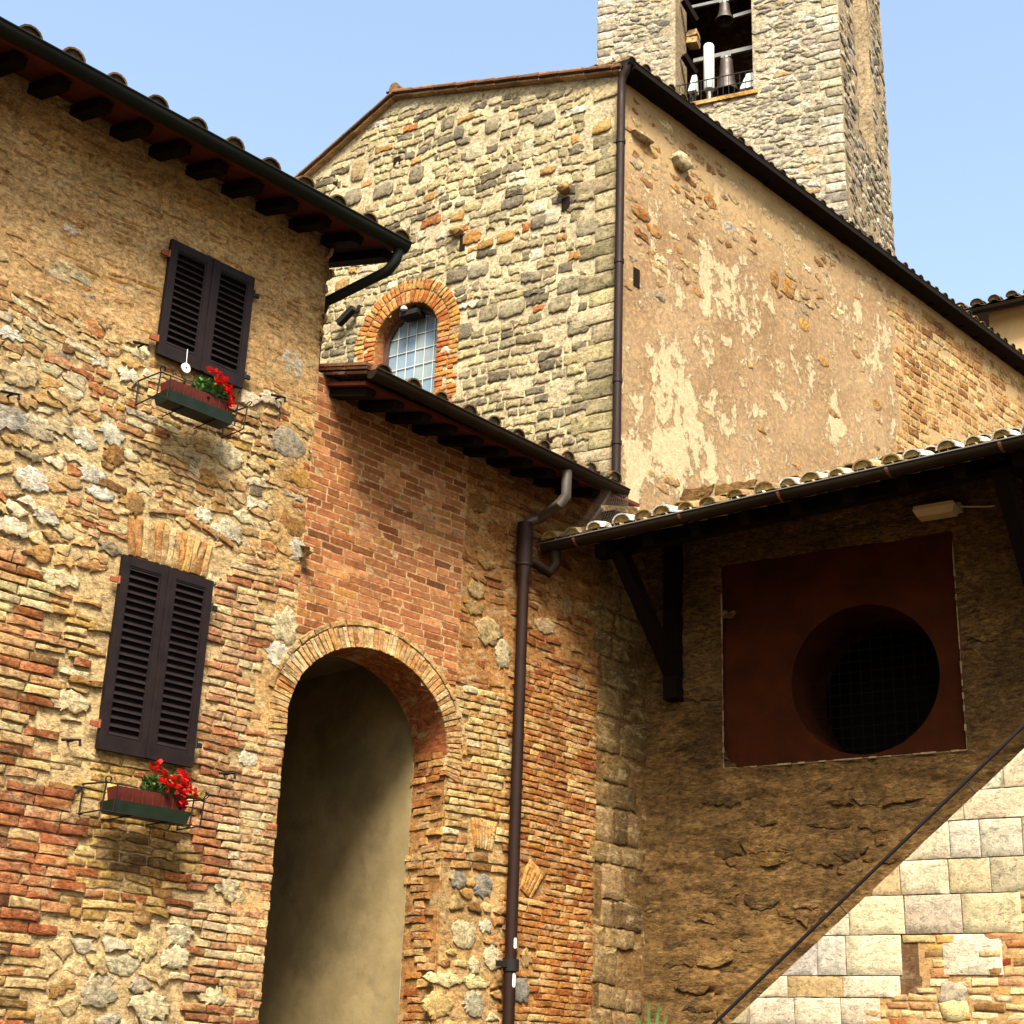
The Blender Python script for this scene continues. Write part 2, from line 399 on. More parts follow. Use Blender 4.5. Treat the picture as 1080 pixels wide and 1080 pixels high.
def gridwall(u0, u1, z0, z1, step, height, colf, top=None, sdf=None, back=.35):
    "mortar / render surface as a displaced grid; sdf(u,z)<0 = opening, top(u) = upper edge; closed behind by a rim"
    nu, nz = max(2, int((u1 - u0) / step)), max(2, int((z1 - z0) / step))
    uu = np.linspace(u0, u1, nu + 1); zz = np.linspace(z0, z1, nz + 1); UU, ZZ = np.meshgrid(uu, zz)
    if top is not None:
        t = np.array([top(u) for u in uu]); ZZ = z0 + (ZZ - z0) / (z1 - z0) * (t[None, :] - z0)
    ins = np.zeros(UU.shape, bool)
    if sdf is not None:
        d = sdf(UU, ZZ); e = 1e-3
        for _ in range(2):
            gx = (sdf(UU + e, ZZ) - d) / e; gz = (sdf(UU, ZZ + e) - d) / e; nr = gx**2 + gz**2 + 1e-9
            near = np.abs(d) < step * .6
            UU = np.where(near, UU - d * gx / nr, UU); ZZ = np.where(near, ZZ - d * gz / nr, ZZ); d = sdf(UU, ZZ)
        ins = d < step * .05
    o = height(UU, ZZ); V = np.column_stack([UU.ravel(), -o.ravel(), ZZ.ravel()]); C = colf(UU, ZZ).reshape(-1, 3)
    Fs = []; st = nu + 1
    cell = (ins[:-1, :-1] & ins[1:, :-1] & ins[:-1, 1:] & ins[1:, 1:])
    for k, i in zip(*np.where(~cell)): a_ = k * st + i; Fs.append((a_, a_ + 1, a_ + st + 1, a_ + st))
    # rim: sides and top going back
    n0 = len(V); edge = [i for i in range(st)] + [k * st + nu for k in range(1, nz + 1)] + [nz * st + i for i in range(nu - 1, -1, -1)] + [k * st for k in range(nz - 1, 0, -1)]
    B = V[edge].copy(); B[:, 1] = back; V = np.vstack([V, B]); C = np.vstack([C, C[edge]]); m_ = len(edge)
    for i in range(m_): j = (i + 1) % m_; Fs.append((edge[j], edge[i], n0 + i, n0 + j))
    return V, Fs, C
def merge(*parts):
    V = []; Fs = []; C = []; b = 0
    for v, f, c in parts:
        V.append(v); Fs += [tuple(i + b for i in q) for q in f]; C.append(c); b += len(v)
    return np.vstack(V), Fs, np.vstack(C)

# palettes in picture colours
P_MIX = [(3, (234, 198, 138)), (3, (220, 174, 116)), (2, (208, 148, 98)), (1.4, (188, 116, 68)), (2, (242, 218, 162)), (.9, (150, 108, 62)), (.4, (222, 172, 92))]
P_RED = [(4, (198, 126, 78)), (3, (184, 106, 62)), (2, (168, 98, 58)), (2, (218, 156, 104)), (.7, (124, 78, 46)), (1.4, (230, 188, 126))]
P_PINK = [(4, (226, 178, 130)), (3, (214, 156, 108)), (3, (238, 198, 144)), (1.4, (200, 130, 84)), (2, (242, 216, 164)), (.7, (172, 108, 68))]
P_CREAM = [(4, (240, 205, 140)), (3, (228, 188, 120)), (2, (215, 165, 95)), (1.5, (205, 140, 80)), (1, (165, 120, 65)), (.7, (245, 228, 180))]
P_OLIVE = [(3, (200, 160, 90)), (2, (170, 125, 65)), (2, (225, 185, 115)), (1, (190, 110, 60)), (1, (140, 105, 60))]
P_RUB = [(4, (236, 202, 144)), (2.5, (246, 226, 182)), (2.4, (218, 174, 112)), (1.6, (190, 142, 82)), (.8, (212, 196, 162)), (.7, (204, 134, 80)), (.4, (165, 148, 118))]
P_NEAT = [(4, (184, 120, 72)), (3, (168, 102, 58)), (2, (152, 90, 46)), (2, (200, 138, 88)), (1.2, (128, 74, 38)), (.8, (176, 122, 60))]
P_ORNG = [(4, (205, 140, 72)), (3, (190, 120, 58)), (2, (222, 165, 100)), (1, (165, 92, 42)), (1.4, (235, 190, 120))]
P_CH = [(4, (204, 186, 140)), (3, (220, 202, 154)), (2.2, (172, 156, 120)), (1.6, (134, 122, 98)), (2.2, (232, 214, 168)), (.5, (108, 98, 80)), (.9, (208, 158, 92)), (.3, (194, 122, 62)), (.6, (245, 235, 205))]
P_CHG = [(3, (190, 172, 130)), (3, (208, 190, 142)), (2, (162, 148, 112)), (1.4, (222, 202, 154)), (.7, (132, 120, 94))]
P_TOW = [(4, (218, 206, 180)), (3, (200, 188, 160)), (2, (184, 172, 148)), (1.0, (158, 150, 134)), (1, (238, 230, 210)), (.6, (205, 170, 122)), (.4, (132, 126, 114))]
P_BRN = [(3, (158, 126, 78)), (2, (138, 108, 64)), (2, (170, 138, 90)), (1, (122, 94, 54))]
P_TRV = [(4, (238, 222, 188)), (3, (230, 212, 176)), (2, (244, 234, 206)), (1.5, (224, 204, 166)), (.7, (226, 192, 142)), (1, (222, 212, 192))]
def mortar_h(amp, s1=6., seed=0): return lambda u, z: (fbm(u * s1, z * s1, 4, seed) - .5) * amp * 2
def flat(c, var=.12, seed=3, s=2.):
    c = np.asarray(c)
    return lambda u, z: c[None, None, :] * (1 + (fbm(u * s, z * s, 4, seed)[..., None] - .5) * var * 4)

# ================================================================== ground
GV = [(-400, -400, 0), (400, -400, 0), (400, 600, 0), (-400, 600, 0)]
tag(mesh('ground', GV, [(0, 1, 2, 3)], M_ground), kind='structure')

# ================================================================== left house (A)
house = empty('town_house', WA, label='tall old brick and rubble house with two dark louvred windows and a green gutter', cat='house')
UJ = -2.50                                        # left jamb of the archway = corner of the tall house
ARC_C, ARC_A, ARC_B, ARC_Z = -1.60, .90, .76, 2.66 + EYE
ARC_U0, ARC_U1 = ARC_C - ARC_A, ARC_C + ARC_A
WIN_A = [(-4.19, -3.37, 2.10 + EYE, 3.57 + EYE), (-4.14, -3.30, 5.27 + EYE, 6.31 + EYE)]
def keepA(u, z, hw, hh):
    for a0, a1, b0, b1 in WIN_A:
        if a0 - hw * .6 < u < a1 + hw * .6 and b0 - hh * .6 < z < b1 + hh * .6: return False
    for bu, bz, bw, bh in BIGS:
        if abs(u - bu) < bw * .45 + hw * .5 and abs(z - bz) < bh * .45 + hh * .5: return False
    if -4.12 - hw < u < -3.42 + hw and 3.60 + EYE < z < 3.98 + EYE: return False
    if u + hw > UJ + .015: return False
    if 2.5 + EYE < z < 3.5 + EYE and ((u - ARC_C) / (ARC_A + .2 + hw)) ** 2 + ((z - ARC_Z) / (ARC_B + .2)) ** 2 < 1: return False
    return True
BIGS = []
def big(w_, x, y, ww, hh, col, px=True, **k):
    u, z = w_.px(x, y) if px else (x, y); BIGS.append((u, z, ww, hh)); return (u, z, ww, hh, col, k)
_b = [big(WA, *q) for q in [
    (35, 505, .24, .2, (240, 228, 205)), (50, 545, .17, .12, (205, 195, 170)), (12, 555, .24, .14, (240, 225, 190)), (8, 440, .3, .2, (215, 205, 185)), (40, 450, .28, .2, (225, 205, 165)),
    (88, 462, .2, .16, (240, 230, 200)), (118, 458, .2, .16, (235, 225, 195)), (98, 500, .2, .14, (225, 215, 190)), (105, 520, .2, .1, (245, 240, 220)), (120, 480, .17, .17, (170, 120, 60)),
    (240, 480, .26, .24, (235, 215, 170)), (272, 490, .2, .12, (220, 190, 130)), (305, 468, .32, .28, (180, 165, 140)), (308, 385, .25, .24, (220, 205, 175)), (318, 505, .22, .18, (200, 150, 70)),
    (310, 550, .26, .24, (175, 125, 65)), (314, 580, .16, .2, (215, 205, 180)), (300, 660, .26, .3, (225, 205, 160)), (295, 690, .24, .2, (240, 230, 205)), (215, 543, .15, .12, (245, 235, 205)),
    (240, 560, .26, .2, (230, 215, 180)), (60, 610, .34, .13, (238, 215, 165)), (20, 395, .3, .18, (228, 200, 150)), (75, 243, .12, .07, (242, 230, 205)), (10, 352, .2, .09, (244, 236, 215)),
    (230, 415, .2, .12, (235, 205, 150)), (285, 420, .2, .12, (240, 225, 190)), (105, 382, .14, .09, (240, 225, 190)), (110, 340, .14, .1, (190, 150, 95)), (135, 395, .16, .12, (246, 235, 205)),
    (220, 505, .2, .15, (200, 150, 80)), (160, 500, .26, .18, (225, 185, 120)), (140, 530, .2, .16, (190, 145, 85)), (75, 740, .3, .14, (240, 215, 165)), (240, 935, .2, .16, (225, 205, 160)),
    (223, 1051, .22, .13, (240, 222, 170)), (150, 1000, .24, .18, (238, 212, 150)), (185, 1010, .22, .16, (242, 225, 180)), (105, 1045, .22, .24, (205, 190, 155)), (160, 1060, .28, .2, (244, 226, 175)), (190, 985, .2, .16, (228, 212, 170)),
    (262, 800, .16, .12, (244, 232, 200)), (250, 945, .18, .1, (238, 214, 160))]]
sA = Stones()
for u, z, ww, hh, col, k in _b: blob(sA, u, z, ww, hh, col, random.uniform(.002, .010), .0, .012, 15, .013)
z_ = EYE
jag = lambda u, z, a=.12, s=2.2, sd=5: float((fbm(u * s, z * s, 3, sd) - .5) * 2 * a * 2)
def zoneA(u, z):
    z = z - EYE + jag(u, z); u = u + jag(z, u, .08, 3., 9)
    if z > 5.35 + (.35 if u < -4.6 else 0) + (-.1 if u > -3.2 else 0): return 'smear'
    if z > 4.15 - (.35 if u > -3.3 else 0) + (.0 if u > -4.3 else -.15): return 'rub'
    if u > -3.30: return 'pink'
    if u < -4.27:
        if z > 3.35: return 'rub2'
        if z > 2.95: return 'mixed' if u < -4.75 else 'smear2'
        if z > 1.75: return 'mixed' if u < -4.62 else 'smear2'
        if z > .62: return 'red'
        return 'cream'
    if z > 3.35: return 'rub'
    if z < .95: return 'rub3'
    return 'olive'
zA0, zA1 = -.0, 7.15 + EYE
bx = (-9.6, zA0, UJ, zA1)
Z = lambda *n: (lambda u, z: zoneA(u, z) in n)
bricks(sA, bx, Z('smear'), (.045, .07), (.18, .34), .018, [(3, (205, 155, 92)), (2, (190, 135, 75)), (2, (222, 180, 115))], (-.004, .007), .05, .012, .005, keepA, 1, .35, lim=lambda z: (-9.65, UJ + .006))
brk = lambda u, z: fbm(u * 1.6 + 5, z * 2.4, 3, 93) > .53
rubble(sA, bx, lambda u, z: zoneA(u, z) in ('rub', 'rub2') and not brk(u, z), .175, .088, .46, .014, P_RUB + [(2, (225, 175, 110))], (-.010, .012), .008, .011, keepA, .0, .0, (.82, 1.05))
bricks(sA, bx, lambda u, z: zoneA(u, z) in ('rub', 'rub2') and brk(u, z), (.04, .085), (.12, .3), .014, P_MIX + P_RUB, (-.006, .010), .09, .008, .008, keepA, 94, .04, 1, .0, .3, lim=lambda z: (-9.65, UJ + .006))
bricks(sA, bx, Z('smear2'), (.05, .07), (.18, .3), .02, P_CREAM, (-.006, .006), .03, .012, .005, keepA, 2, .5, lim=lambda z: (-9.65, UJ + .006))
bricks(sA, bx, Z('mixed'), (.068, .08), (.2, .3), .014, P_MIX + [(2, (150, 90, 45))], (.006, .022), .02, .008, .003, keepA, 3, lim=lambda z: (-9.65, UJ + .006))
bricks(sA, bx, Z('red'), (.07, .082), (.22, .32), .012, P_RED, (.010, .026), .015, .008, .003, keepA, 4, lim=lambda z: (-9.65, UJ + .006))
bricks(sA, bx, Z('cream'), (.06, .085), (.18, .32), .014, P_CREAM + [(1.5, (200, 105, 60))], (.004, .022), .025, .01, .004, keepA, 5, lim=lambda z: (-9.65, UJ + .006))
bricks(sA, bx, Z('olive'), (.06, .08), (.16, .28), .014, P_OLIVE, (.0, .016), .035, .01, .005, keepA, 6, .06, lim=lambda z: (-9.65, UJ + .006))
bricks(sA, bx, Z('pink'), (.058, .072), (.17, .27), .013, P_PINK, (.002, .016), .02, .009, .004, keepA, 7, .02, lim=lambda z: (-9.65, UJ + .006))
rubble(sA, bx, Z('rub3'), .2, .13, .42, .018, P_RUB, (-.006, .018), .010, .012, keepA, .03, .0)
# flat arch of upright bricks over the lower window
x = -4.12
while x < -3.42:
    w_ = random.uniform(.045, .062); t = (x + 3.78) * .12; zt = 3.93 + EYE + random.uniform(-.03, .02) - abs(x + 3.8) * .12
    sA.add([(x, 3.60 + EYE), (x + w_ - .008, 3.60 + EYE), (x + w_ - .008 + t, zt), (x + t, zt)], random.uniform(.006, .02), pick([(3, (226, 178, 112)), (2, (205, 145, 82)), (1, (240, 205, 145))]), .008, .004, 0, .002); x += w_
for i in range(5):                                # bricks leaning over it
    x = -3.98 + i * .16; zt = 4.04 + EYE - abs(i - 1.6) * .035
    sA.add([(x, zt), (x + .15, zt + (.02 if i < 2 else -.05)), (x + .15, zt + .05 + (.02 if i < 2 else -.05)), (x, zt + .05)], .016, pick([(1, (205, 150, 95))]), .008, .003, 0)
wg = gridwall(-9.7, UJ, 0, zA1, .05, lambda u, z: (fbm(u * 7, z * 9, 4, 2) - .5) * .014 + np.where(z > 5.3 + EYE, .003, -.009 - .018 * np.clip((fbm(u * .9, z * .9, 3, 8) - .47) * 6, 0, 1)), lambda u, z: flat(L((234, 200, 142), KB), .14)(u, z) * np.where((z > 5.25 + EYE)[..., None], np.array([.94, .82, .72]), 1.))
V, Fs, C = merge(wg, sA.arrays())
mesh('wall', V, Fs, M_wall, house, col=C)
def quad(V, i=0): return [(i, i+1, i+2, i+3)]
# return wall of the tall house (its flank above the lower roof)
sAs = Stones(); WS = W(WA.xy(UJ), 44.5 - 90)       # runs away from us along -n_A
rubble(sAs, (0.03, 3.4 + EYE, 1.4, zA1), lambda u, z: .05 < u < 1.3, .24, .11, .4, .016, P_RUB, (.0, .02), .015, .005)
g2 = gridwall(0, 7, 0, zA1, .12, mortar_h(.01), flat(L((226, 180, 115), KB)))
V, Fs, C = merge(g2, sAs.arrays()); V = V.copy()
# local of WS -> local of WA : WS x-axis = -n_A => WA local +y ; WS outward (-y) = +d_A => WA local +x
V2 = np.column_stack([UJ - V[:, 1], V[:, 0], V[:, 2]]); mesh('side_wall', V2, Fs, M_wall, house, col=C)

def tilecol(kind):
    if kind == 'E': return L(random.choice([(240, 232, 212), (222, 208, 175), (200, 165, 110), (185, 150, 95), (245, 240, 225), (140, 110, 70)]), .6)
    return L(random.choice([(140, 118, 78), (122, 104, 70), (155, 122, 82), (105, 92, 64), (165, 130, 88), (135, 92, 62)]), .36)
def roof_tiles(u0, u1, out, z, pitch, depth, pitchu, kind, mat, parent, R=.095, skew=0., name='roof', ov=.0, w=None, lip=.0):
    "rows of half-round cover tiles over pans, and the board they lie on; eave line at -y = out"
    b = MB(); ct, st = math.cos(pitch), math.sin(pitch); nU = int((u1 - u0) / pitchu); pu = (u1 - u0) / nU
    ex = .36; nS = int(depth / ex)
    def P(u, s_, h): return (u + skew * s_ * ct, -out + s_ * ct - h * st, z + s_ * st + h * ct)
    for i in range(nU + 1):
        for k in range(nS):
            s0 = k * ex - .05 + random.uniform(-.03, .03) * (1.6 if kind == 'E' else 1); Lh = ex + .09; uu = u0 + i * pu + random.uniform(-1, 1) * (.032 if kind == 'E' else .014); b.cur = tuple(tilecol(kind))
            r0, r1 = R * (random.uniform(.82, 1.14) if kind == 'E' else random.uniform(.93, 1.07)), R * .80; V = []; n = 7; tw = random.uniform(-.02, .02); h0 = .045 + random.uniform(-.006, .01)
            for (s_, rr, hb) in ((s0, r0, h0), (s0 + Lh, r1, .018)):
                for q in (rr, rr - .016):
                    for j in range(n + 1):
                        an = math.pi * j / n; V.append(P(uu + q * math.cos(an) + (tw if s_ > s0 else 0), s_, hb + q * math.sin(an) * .85))
            Fs = []; m_ = n + 1
            for j in range(n):
                Fs += [(j, j + 1, 2*m_ + j + 1, 2*m_ + j), (m_ + j, 3*m_ + j, 3*m_ + j + 1, m_ + j + 1), (j, m_ + j, m_ + j + 1, j + 1)]
            b.add(V, Fs)
            if k == 0:
                cc_ = b.cur; b.cur = (.26, .17, .05) if kind == 'E' else (.10, .075, .045); rq = r0 - .012
                b.add([P(uu + rq * math.cos(math.pi * j / n), s0 + (.012 if kind == 'E' else .03), h0 + rq * math.sin(math.pi * j / n) * .85) for j in range(n + 1)], [tuple(range(n + 1))[::-1]]); b.cur = cc_
        if i < nU:                                    # pan channel
            for k in range(nS):
                s0 = k * ex - .08 + random.uniform(-.02, .02); uu = u0 + (i + .5) * pu; b.cur = tuple(tilecol(kind) * .8); n = 5; V = []
                for s_, hb in ((s0, .05), (s0 + ex + .05, .03)):
                    for j in range(n + 1):
                        an = math.pi + math.pi * j / n; V.append(P(uu + R * 1.0 * math.cos(an), s_, hb + R * .45 * math.sin(an)))
                for s_, hb in ((s0, .035), (s0 + ex + .05, .015)):
                    for j in range(n + 1):
                        an = math.pi + math.pi * j / n; V.append(P(uu + R * 1.0 * math.cos(an), s_, hb + R * .45 * math.sin(an)))
                m_ = n + 1
                b.add(V, [(j, j + 1, m_ + j + 1, m_ + j) for j in range(n)] + [(j, 2*m_ + j, 2*m_ + j + 1, j + 1) for j in range(n)])
    return b.build(name, mat, parent, w, smooth=True, useC=True), P
def soffit(u0, u1, out, z, pitch, depth, parent, mat, name='soffit', th=.035, skew=0., w=None):
    ct, st = math.cos(pitch), math.sin(pitch); b = MB(); V = []
    for h in (-th, 0):
        for u, s_ in ((u0, 0), (u1, 0), (u1, depth), (u0, depth)): V.append((u + skew * s_ * ct, -out + s_ * ct, z + s_ * st + h))
    b.add(V, [(0, 3, 2, 1), (4, 5, 6, 7), (0, 1, 5, 4), (1, 2, 6, 5), (2, 3, 7, 6), (3, 0, 4, 7)]); return b.build(name, mat, parent, w)
def rafter(u, out, z, pitch, length, parent, wd_=.09, hg=.11, mat=None, w=None):
    b = MB(); b.bar((u, -out, z - hg / 2), (u, -out + length * math.cos(pitch), z - hg / 2 + length * math.sin(pitch)), wd_, hg); return b.build('rafter', mat or M_wood, parent, w)
# roof of the tall house
pA = math.radians(17); zgA = 6.97 + EYE
zeA = zgA + .03; roofA, _ = roof_tiles(-9.9, -2.2, .58, zeA - .045, pA, 3.6, .36, 'A', M_tile, house, R=.098)
soffit(-9.9, -2.12, .54, zeA - .035, pA, 5.4, house, M_soffit)
u = -2.185 - .365 * 20
while u < -2.1: rafter(u, .46, zeA - .072, pA, 1.2, house, .12, .085); u += .365
g = MB(); g.gutter((-9.9, -.62, zgA), (-2.12, -.62, zgA - .02), .075); gA = g.build('gutter', M_gutg, house, smooth=True)
g = MB(); p1 = (-2.19, -.60, zgA - .05)
uE, zE = WA.px(349, 328, -.12); g.tube([p1, (-2.19, -.60, zgA - .12), (-2.20, -.58, zgA - .20), (-2.23, -.52, zgA - .29), (-2.41, .1, zE + .05), (-2.42, .16, zE - .08), (-2.42, .17, zE - .25), (-2.42, .17, zE - .75)], .048, 12)
g.build('downpipe', M_gutg, house, smooth=True)
# iron window hooks
def pxA(x, y, off=0): return WA.px(x, y, off)
for (x, y, sg) in [(146, 366, 1), (290, 421, -1), (72, 782, 1), (236, 817, -1), (8, 418, 1)]:
    u, z = pxA(x, y); b = MB(); b.tube([(u, .02, z), (u, -.07, z)], .009, 6); b.tube([(u - .09, -.07, z - .012), (u + .05, -.07, z + .012), (u + .055, -.072, z - .03)], .011, 6); b.build('shutter_hook', M_iron, house)
# shutters
def shutter(win, nl, hinges):
    u0, u1, z0, z1 = win
    bk = MB(); bk.box((u0 + .02, -.025, z0 + .02), (u1 - .02, .05, z1 - .02)); w_ = bk.build('window', M_black, house)
    mid = (u0 + u1) / 2
    for a0, a1 in ((u0, mid - .003), (mid + .003, u1)):
        f = MB(); t = .036; y0, y1 = -.062, -.026; st_ = .062
        f.box((a0, y0, z0), (a0 + st_, y1, z1)); f.box((a1 - st_, y0, z0), (a1, y1, z1))
        f.box((a0 + st_, y0 + .001, z0), (a1 - st_, y1 - .001, z0 + .10)); f.box((a0 + st_, y0 + .001, z1 - .07), (a1 - st_, y1 - .001, z1))
        # inner bead
        i0, i1, j0, j1 = a0 + st_, a1 - st_, z0 + .10, z1 - .07
        for q in (((i0, y0 + .006, j0), (i0 + .014, y1, j1)), ((i1 - .014, y0 + .006, j0), (i1, y1, j1)), ((i0 + .014, y0 + .006, j0), (i1 - .014, y1, j0 + .014)), ((i0 + .014, y0 + .006, j1 - .014), (i1 - .014, y1, j1))): f.box(*q)
        if a0 > mid: f.box((a0 - .012, y0 - .008, z0 + .003), (a0 + .022, y0 - .0005, z1 - .003))
        leaf = f.build('shutter', M_shut, w_)
        n = nl; zz = np.linspace(j0 + .03, j1 - .02, n); sl_ = MB()
        for z in zz:
            V = [(i0 + .012, -.058, z - .012), (i1 - .012, -.058, z - .012), (i1 - .012, -.032, z + .016), (i0 + .012, -.032, z + .016)]
            V += [(v[0], v[1] + .003, v[2] + .008) for v in V]
            sl_.add(V, [(0, 1, 2, 3), (7, 6, 5, 4), (0, 4, 5, 1), (2, 6, 7, 3), (1, 5, 6, 2), (0, 3, 7, 4)])
        o = sl_.build('louvres', M_shut, w_)
    for sd in (0, 1):
        for hz in (.12, .86):
            z = z0 + (z1 - z0) * hz; h_ = MB(); x = u0 if sd == 0 else u1; s_ = -1 if sd == 0 else 1
            h_.box((min(x, x + s_ * .07), -.05, z - .018), (max(x, x + s_ * .07), -.03, z + .018)); h_.tube([(x + s_ * .008, -.062, z - .03), (x + s_ * .008, -.062, z + .03)], .010, 6)
            h_.build('hinge', M_rust if sd == 0 else M_iron, w_)
    return w_
WIN_T = [(-4.19, -3.37, 2.10 + EYE, 3.57 + EYE), (-4.14, -3.30, 5.27 + EYE, 6.31 + EYE)]
shutter(WIN_T[0], 22, 0); shutter(WIN_T[1], 15, 0)

# ---------------------------------------------------------------- linking building with the archway (B)
gate = empty('gate_house', WA, label='low brick building with a round archway between the tall house and the porch', cat='building')
pB = math.radians(16); zgB0, zgB1 = 5.66 + EYE, 5.53 + EYE; ztB = 5.75 + EYE
def sdf_arch(u, z):
    x = np.abs(u - ARC_C) / ARC_A; y = np.maximum(z - ARC_Z, 0) / ARC_B
    return (np.sqrt(x * x + y * y) - 1) * .8
sB = Stones(); BIGS_B = []
for q in [(515, 665, .3, .26, (205, 175, 120)), (503, 622, .2, .16, (200, 165, 110)), (530, 690, .18, .3, (215, 195, 150)), (512, 590, .22, .2, (190, 140, 75)), (500, 640, .2, .14, (190, 150, 90)), (525, 560, .24, .2, (170, 105, 50)), (505, 530, .26, .2, (160, 110, 55)),
          (484, 928, .17, .15, (165, 155, 135)), (510, 935, .2, .2, (160, 155, 140)), (490, 985, .26, .26, (230, 210, 160)), (512, 977, .12, .1, (250, 240, 205)), (470, 1032, .42, .1, (245, 225, 165)), (502, 1036, .3, .1, (248, 228, 160)), (500, 1060, .22, .22, (195, 185, 150)),
          (520, 1010, .2, .2, (235, 215, 170)), (500, 1018, .12, .14, (240, 220, 170)), (550, 1045, .18, .22, (165, 160, 145)), (555, 1010, .12, .16, (215, 175, 110)), (462, 1060, .3, .22, (225, 190, 120)), (598, 640, .2, .2, (190, 150, 100)), (575, 660, .24, .16, (225, 190, 140)), (583, 620, .2, .2, (205, 150, 95))]:
    u, z = pxA(q[0], q[1]); BIGS_B.append((u, z, q[2], q[3])); blob(sB, u, z, q[2], q[3], q[4], random.uniform(.002, .010), .0, .012, 15, .012)
FAN = []
def keepB(u, z, hw, hh):
    if z < ARC_Z and ARC_U0 - .0 < u + hw and u - hw < ARC_U1 - .003: return False
    if z >= ARC_Z - .02 and ((u - ARC_C) / (ARC_A + .2 + hw * .4)) ** 2 + ((z - ARC_Z) / (ARC_B + .2 + hh * .4)) ** 2 < 1: return False
    for bu, bz, bw, bh in BIGS_B + FAN:
        if abs(u - bu) < bw * .5 + hw * .5 and abs(z - bz) < bh * .5 + hh * .5: return False
    return u - hw > UJ - .002 and u + hw < uC + .02
uN = pxA(489, 560)[0]; uQ = pxA(627, 900)[0]
fans = [(pxA(510, 880), .30, .26, 0.), (pxA(560, 928), .22, .30, -.5)]
for (fu, fz), fw_, fh, tl in fans: FAN.append((fu, fz, fw_, fh))
def zoneB(u, z):
    zr = z - EYE + jag(u, z, .05)
    if u > uQ: return 'quoin'
    if u < uN and zr > 3.25: return 'neat' if zr < 6 else 'no'
    if u > .12:
        return 'oran' if zr < 3.75 else 'pl'
    if zr > 3.35 and u > uN: return 'pl'
    if zr > 1.75: return 'jamb'
    return 'rubb'
Z = lambda *n: (lambda u, z: zoneB(u, z) in n)
bx = (UJ, 0, uC, 5.7 + EYE)
def limB(z): return (ARC_U1 if z < ARC_Z else UJ, uQ)
# neat courses, regular running bond
sN = Stones(); sN.rough = .003; bricks(sN, bx, Z('neat'), (.0705, .0715), (.24, .26), .015, P_NEAT, (.0015, .004), .008, .004, .0015, keepB, 11, 0, 0, 0., .06, lim=lambda z: (UJ + .012, uN))
bricks(sB, bx, Z('oran'), (.058, .066), (.18, .27), .011, P_ORNG, (.001, .012), .02, .007, .004, keepB, 12, lim=limB)
bricks(sB, bx, Z('jamb'), (.062, .072), (.18, .28), .011, P_CREAM + [(2, (215, 155, 90))], (.003, .018), .025, .008, .004, keepB, 13, lim=limB)
bricks(sB, bx, Z('pl'), (.06, .09), (.2, .3), .02, [(1, (185, 125, 65)), (1, (165, 100, 50))], (-.006, .006), .05, .012, .006, keepB, 14, .45)
rubble(sB, bx, Z('rubb'), .2, .1, .42, .016, P_CREAM + [(2, (205, 150, 90))], (.0, .02), .012, .007, keepB, .05, .004)
bricks(sB, bx, Z('quoin'), (.2, .36), (.3, .5), .02, P_BRN, (-.002, .010), .03, .012, .006, keepB, 15, 0, 1, .002, .3)
for (fu, fz), fw_, fh, tl in fans:
    n = int(fw_ / .042); R2 = np.array([[math.cos(tl), -math.sin(tl)], [math.sin(tl), math.cos(tl)]])
    for i in range(n):
        x0 = -fw_ / 2 + i * fw_ / n; x1 = x0 + fw_ / n - .006; Q = [(x0 * .75, -fh / 2), (x1 * .75, -fh / 2), (x1 * 1.15, fh / 2), (x0 * 1.15, fh / 2)]
        Q = [tuple(R2 @ np.array(p) + [fu, fz]) for p in Q]; sB.add(Q, random.uniform(.008, .018), pick([(2, (222, 160, 85)), (1, (200, 125, 55)), (1, (235, 185, 115))]), .006, .003, 0)
def colB(u, z):
    base = np.where(((u < uN) & (z > 3.25 + EYE))[..., None], L((228, 180, 128), KB), L((222, 176, 112), KB))
    base = np.where(((u > .12) | ((u > uN) & (z > 3.35 + EYE)))[..., None], L((196, 138, 76), KB), base)
    base = np.where((u > uQ)[..., None], L((140, 104, 56), KB), base)
    return base * (1 + (fbm(u * 2.2, z * 2.2, 4, 4)[..., None] - .5) * .5)
# mortar: keep the part above and to the right of the arch
wg = gridwall(UJ, uC + .12, 0, ztB, .045, lambda u, z: (fbm(u * 7, z * 9, 4, 12) - .5) * np.where((u > .12) | ((u > uN) & (z > 3.35 + EYE)), .035, .016) * np.where((u < uN) & (z > 3.4 + EYE), .18, 1.) - np.where((u < uN) & (z > 3.4 + EYE), -.0005, .010), colB, sdf=sdf_arch)
V, Fs, C = merge(wg, sB.arrays()); mesh('wall', V, Fs, M_wall, gate, col=C)
V, Fs, C = sN.arrays(); mesh('brick_panel', V, Fs, M_neat, gate, col=C)
# arch ring
sR = Stones(); th = math.pi * 1.06
while th > -.06 * math.pi:
    dth = random.uniform(.050, .062) / 1.0
    t0, t1 = th, th - dth + .009
    f = lambda t, e: (ARC_C + (ARC_A + e) * math.cos(t), ARC_Z + (ARC_B + e) * math.sin(t))
    e1 = .175 + random.uniform(-.008, .01)
    sR.add([f(t0, 0), f(t0, e1), f(t1, e1), f(t1, 0)], random.uniform(.012, .024), pick([(3, (232, 185, 120)), (2, (222, 165, 100)), (1, (205, 140, 80)), (1, (242, 208, 150))]), .006, .002, 0, .001, base=-.06); th -= dth
th = math.pi * .93
while th > .02 * math.pi:                          # thin outer course following the ring
    t0, t1 = th, th - .17 + .01
    sR.add([f(t0, .188), f(t0, .235), f((t0 + t1) / 2, .237), f(t1, .235), f(t1, .188), f((t0 + t1) / 2, .190)][:3] + [f(t1, .235), f(t1, .188), f((t0 + t1) / 2, .190)], .02, pick([(2, (232, 190, 125)), (1, (215, 165, 100))]), .008, .002, 0, .001); th -= .17
V, Fs, C = sR.arrays(); mesh('arch_ring', V, Fs, M_wall, gate, col=C)
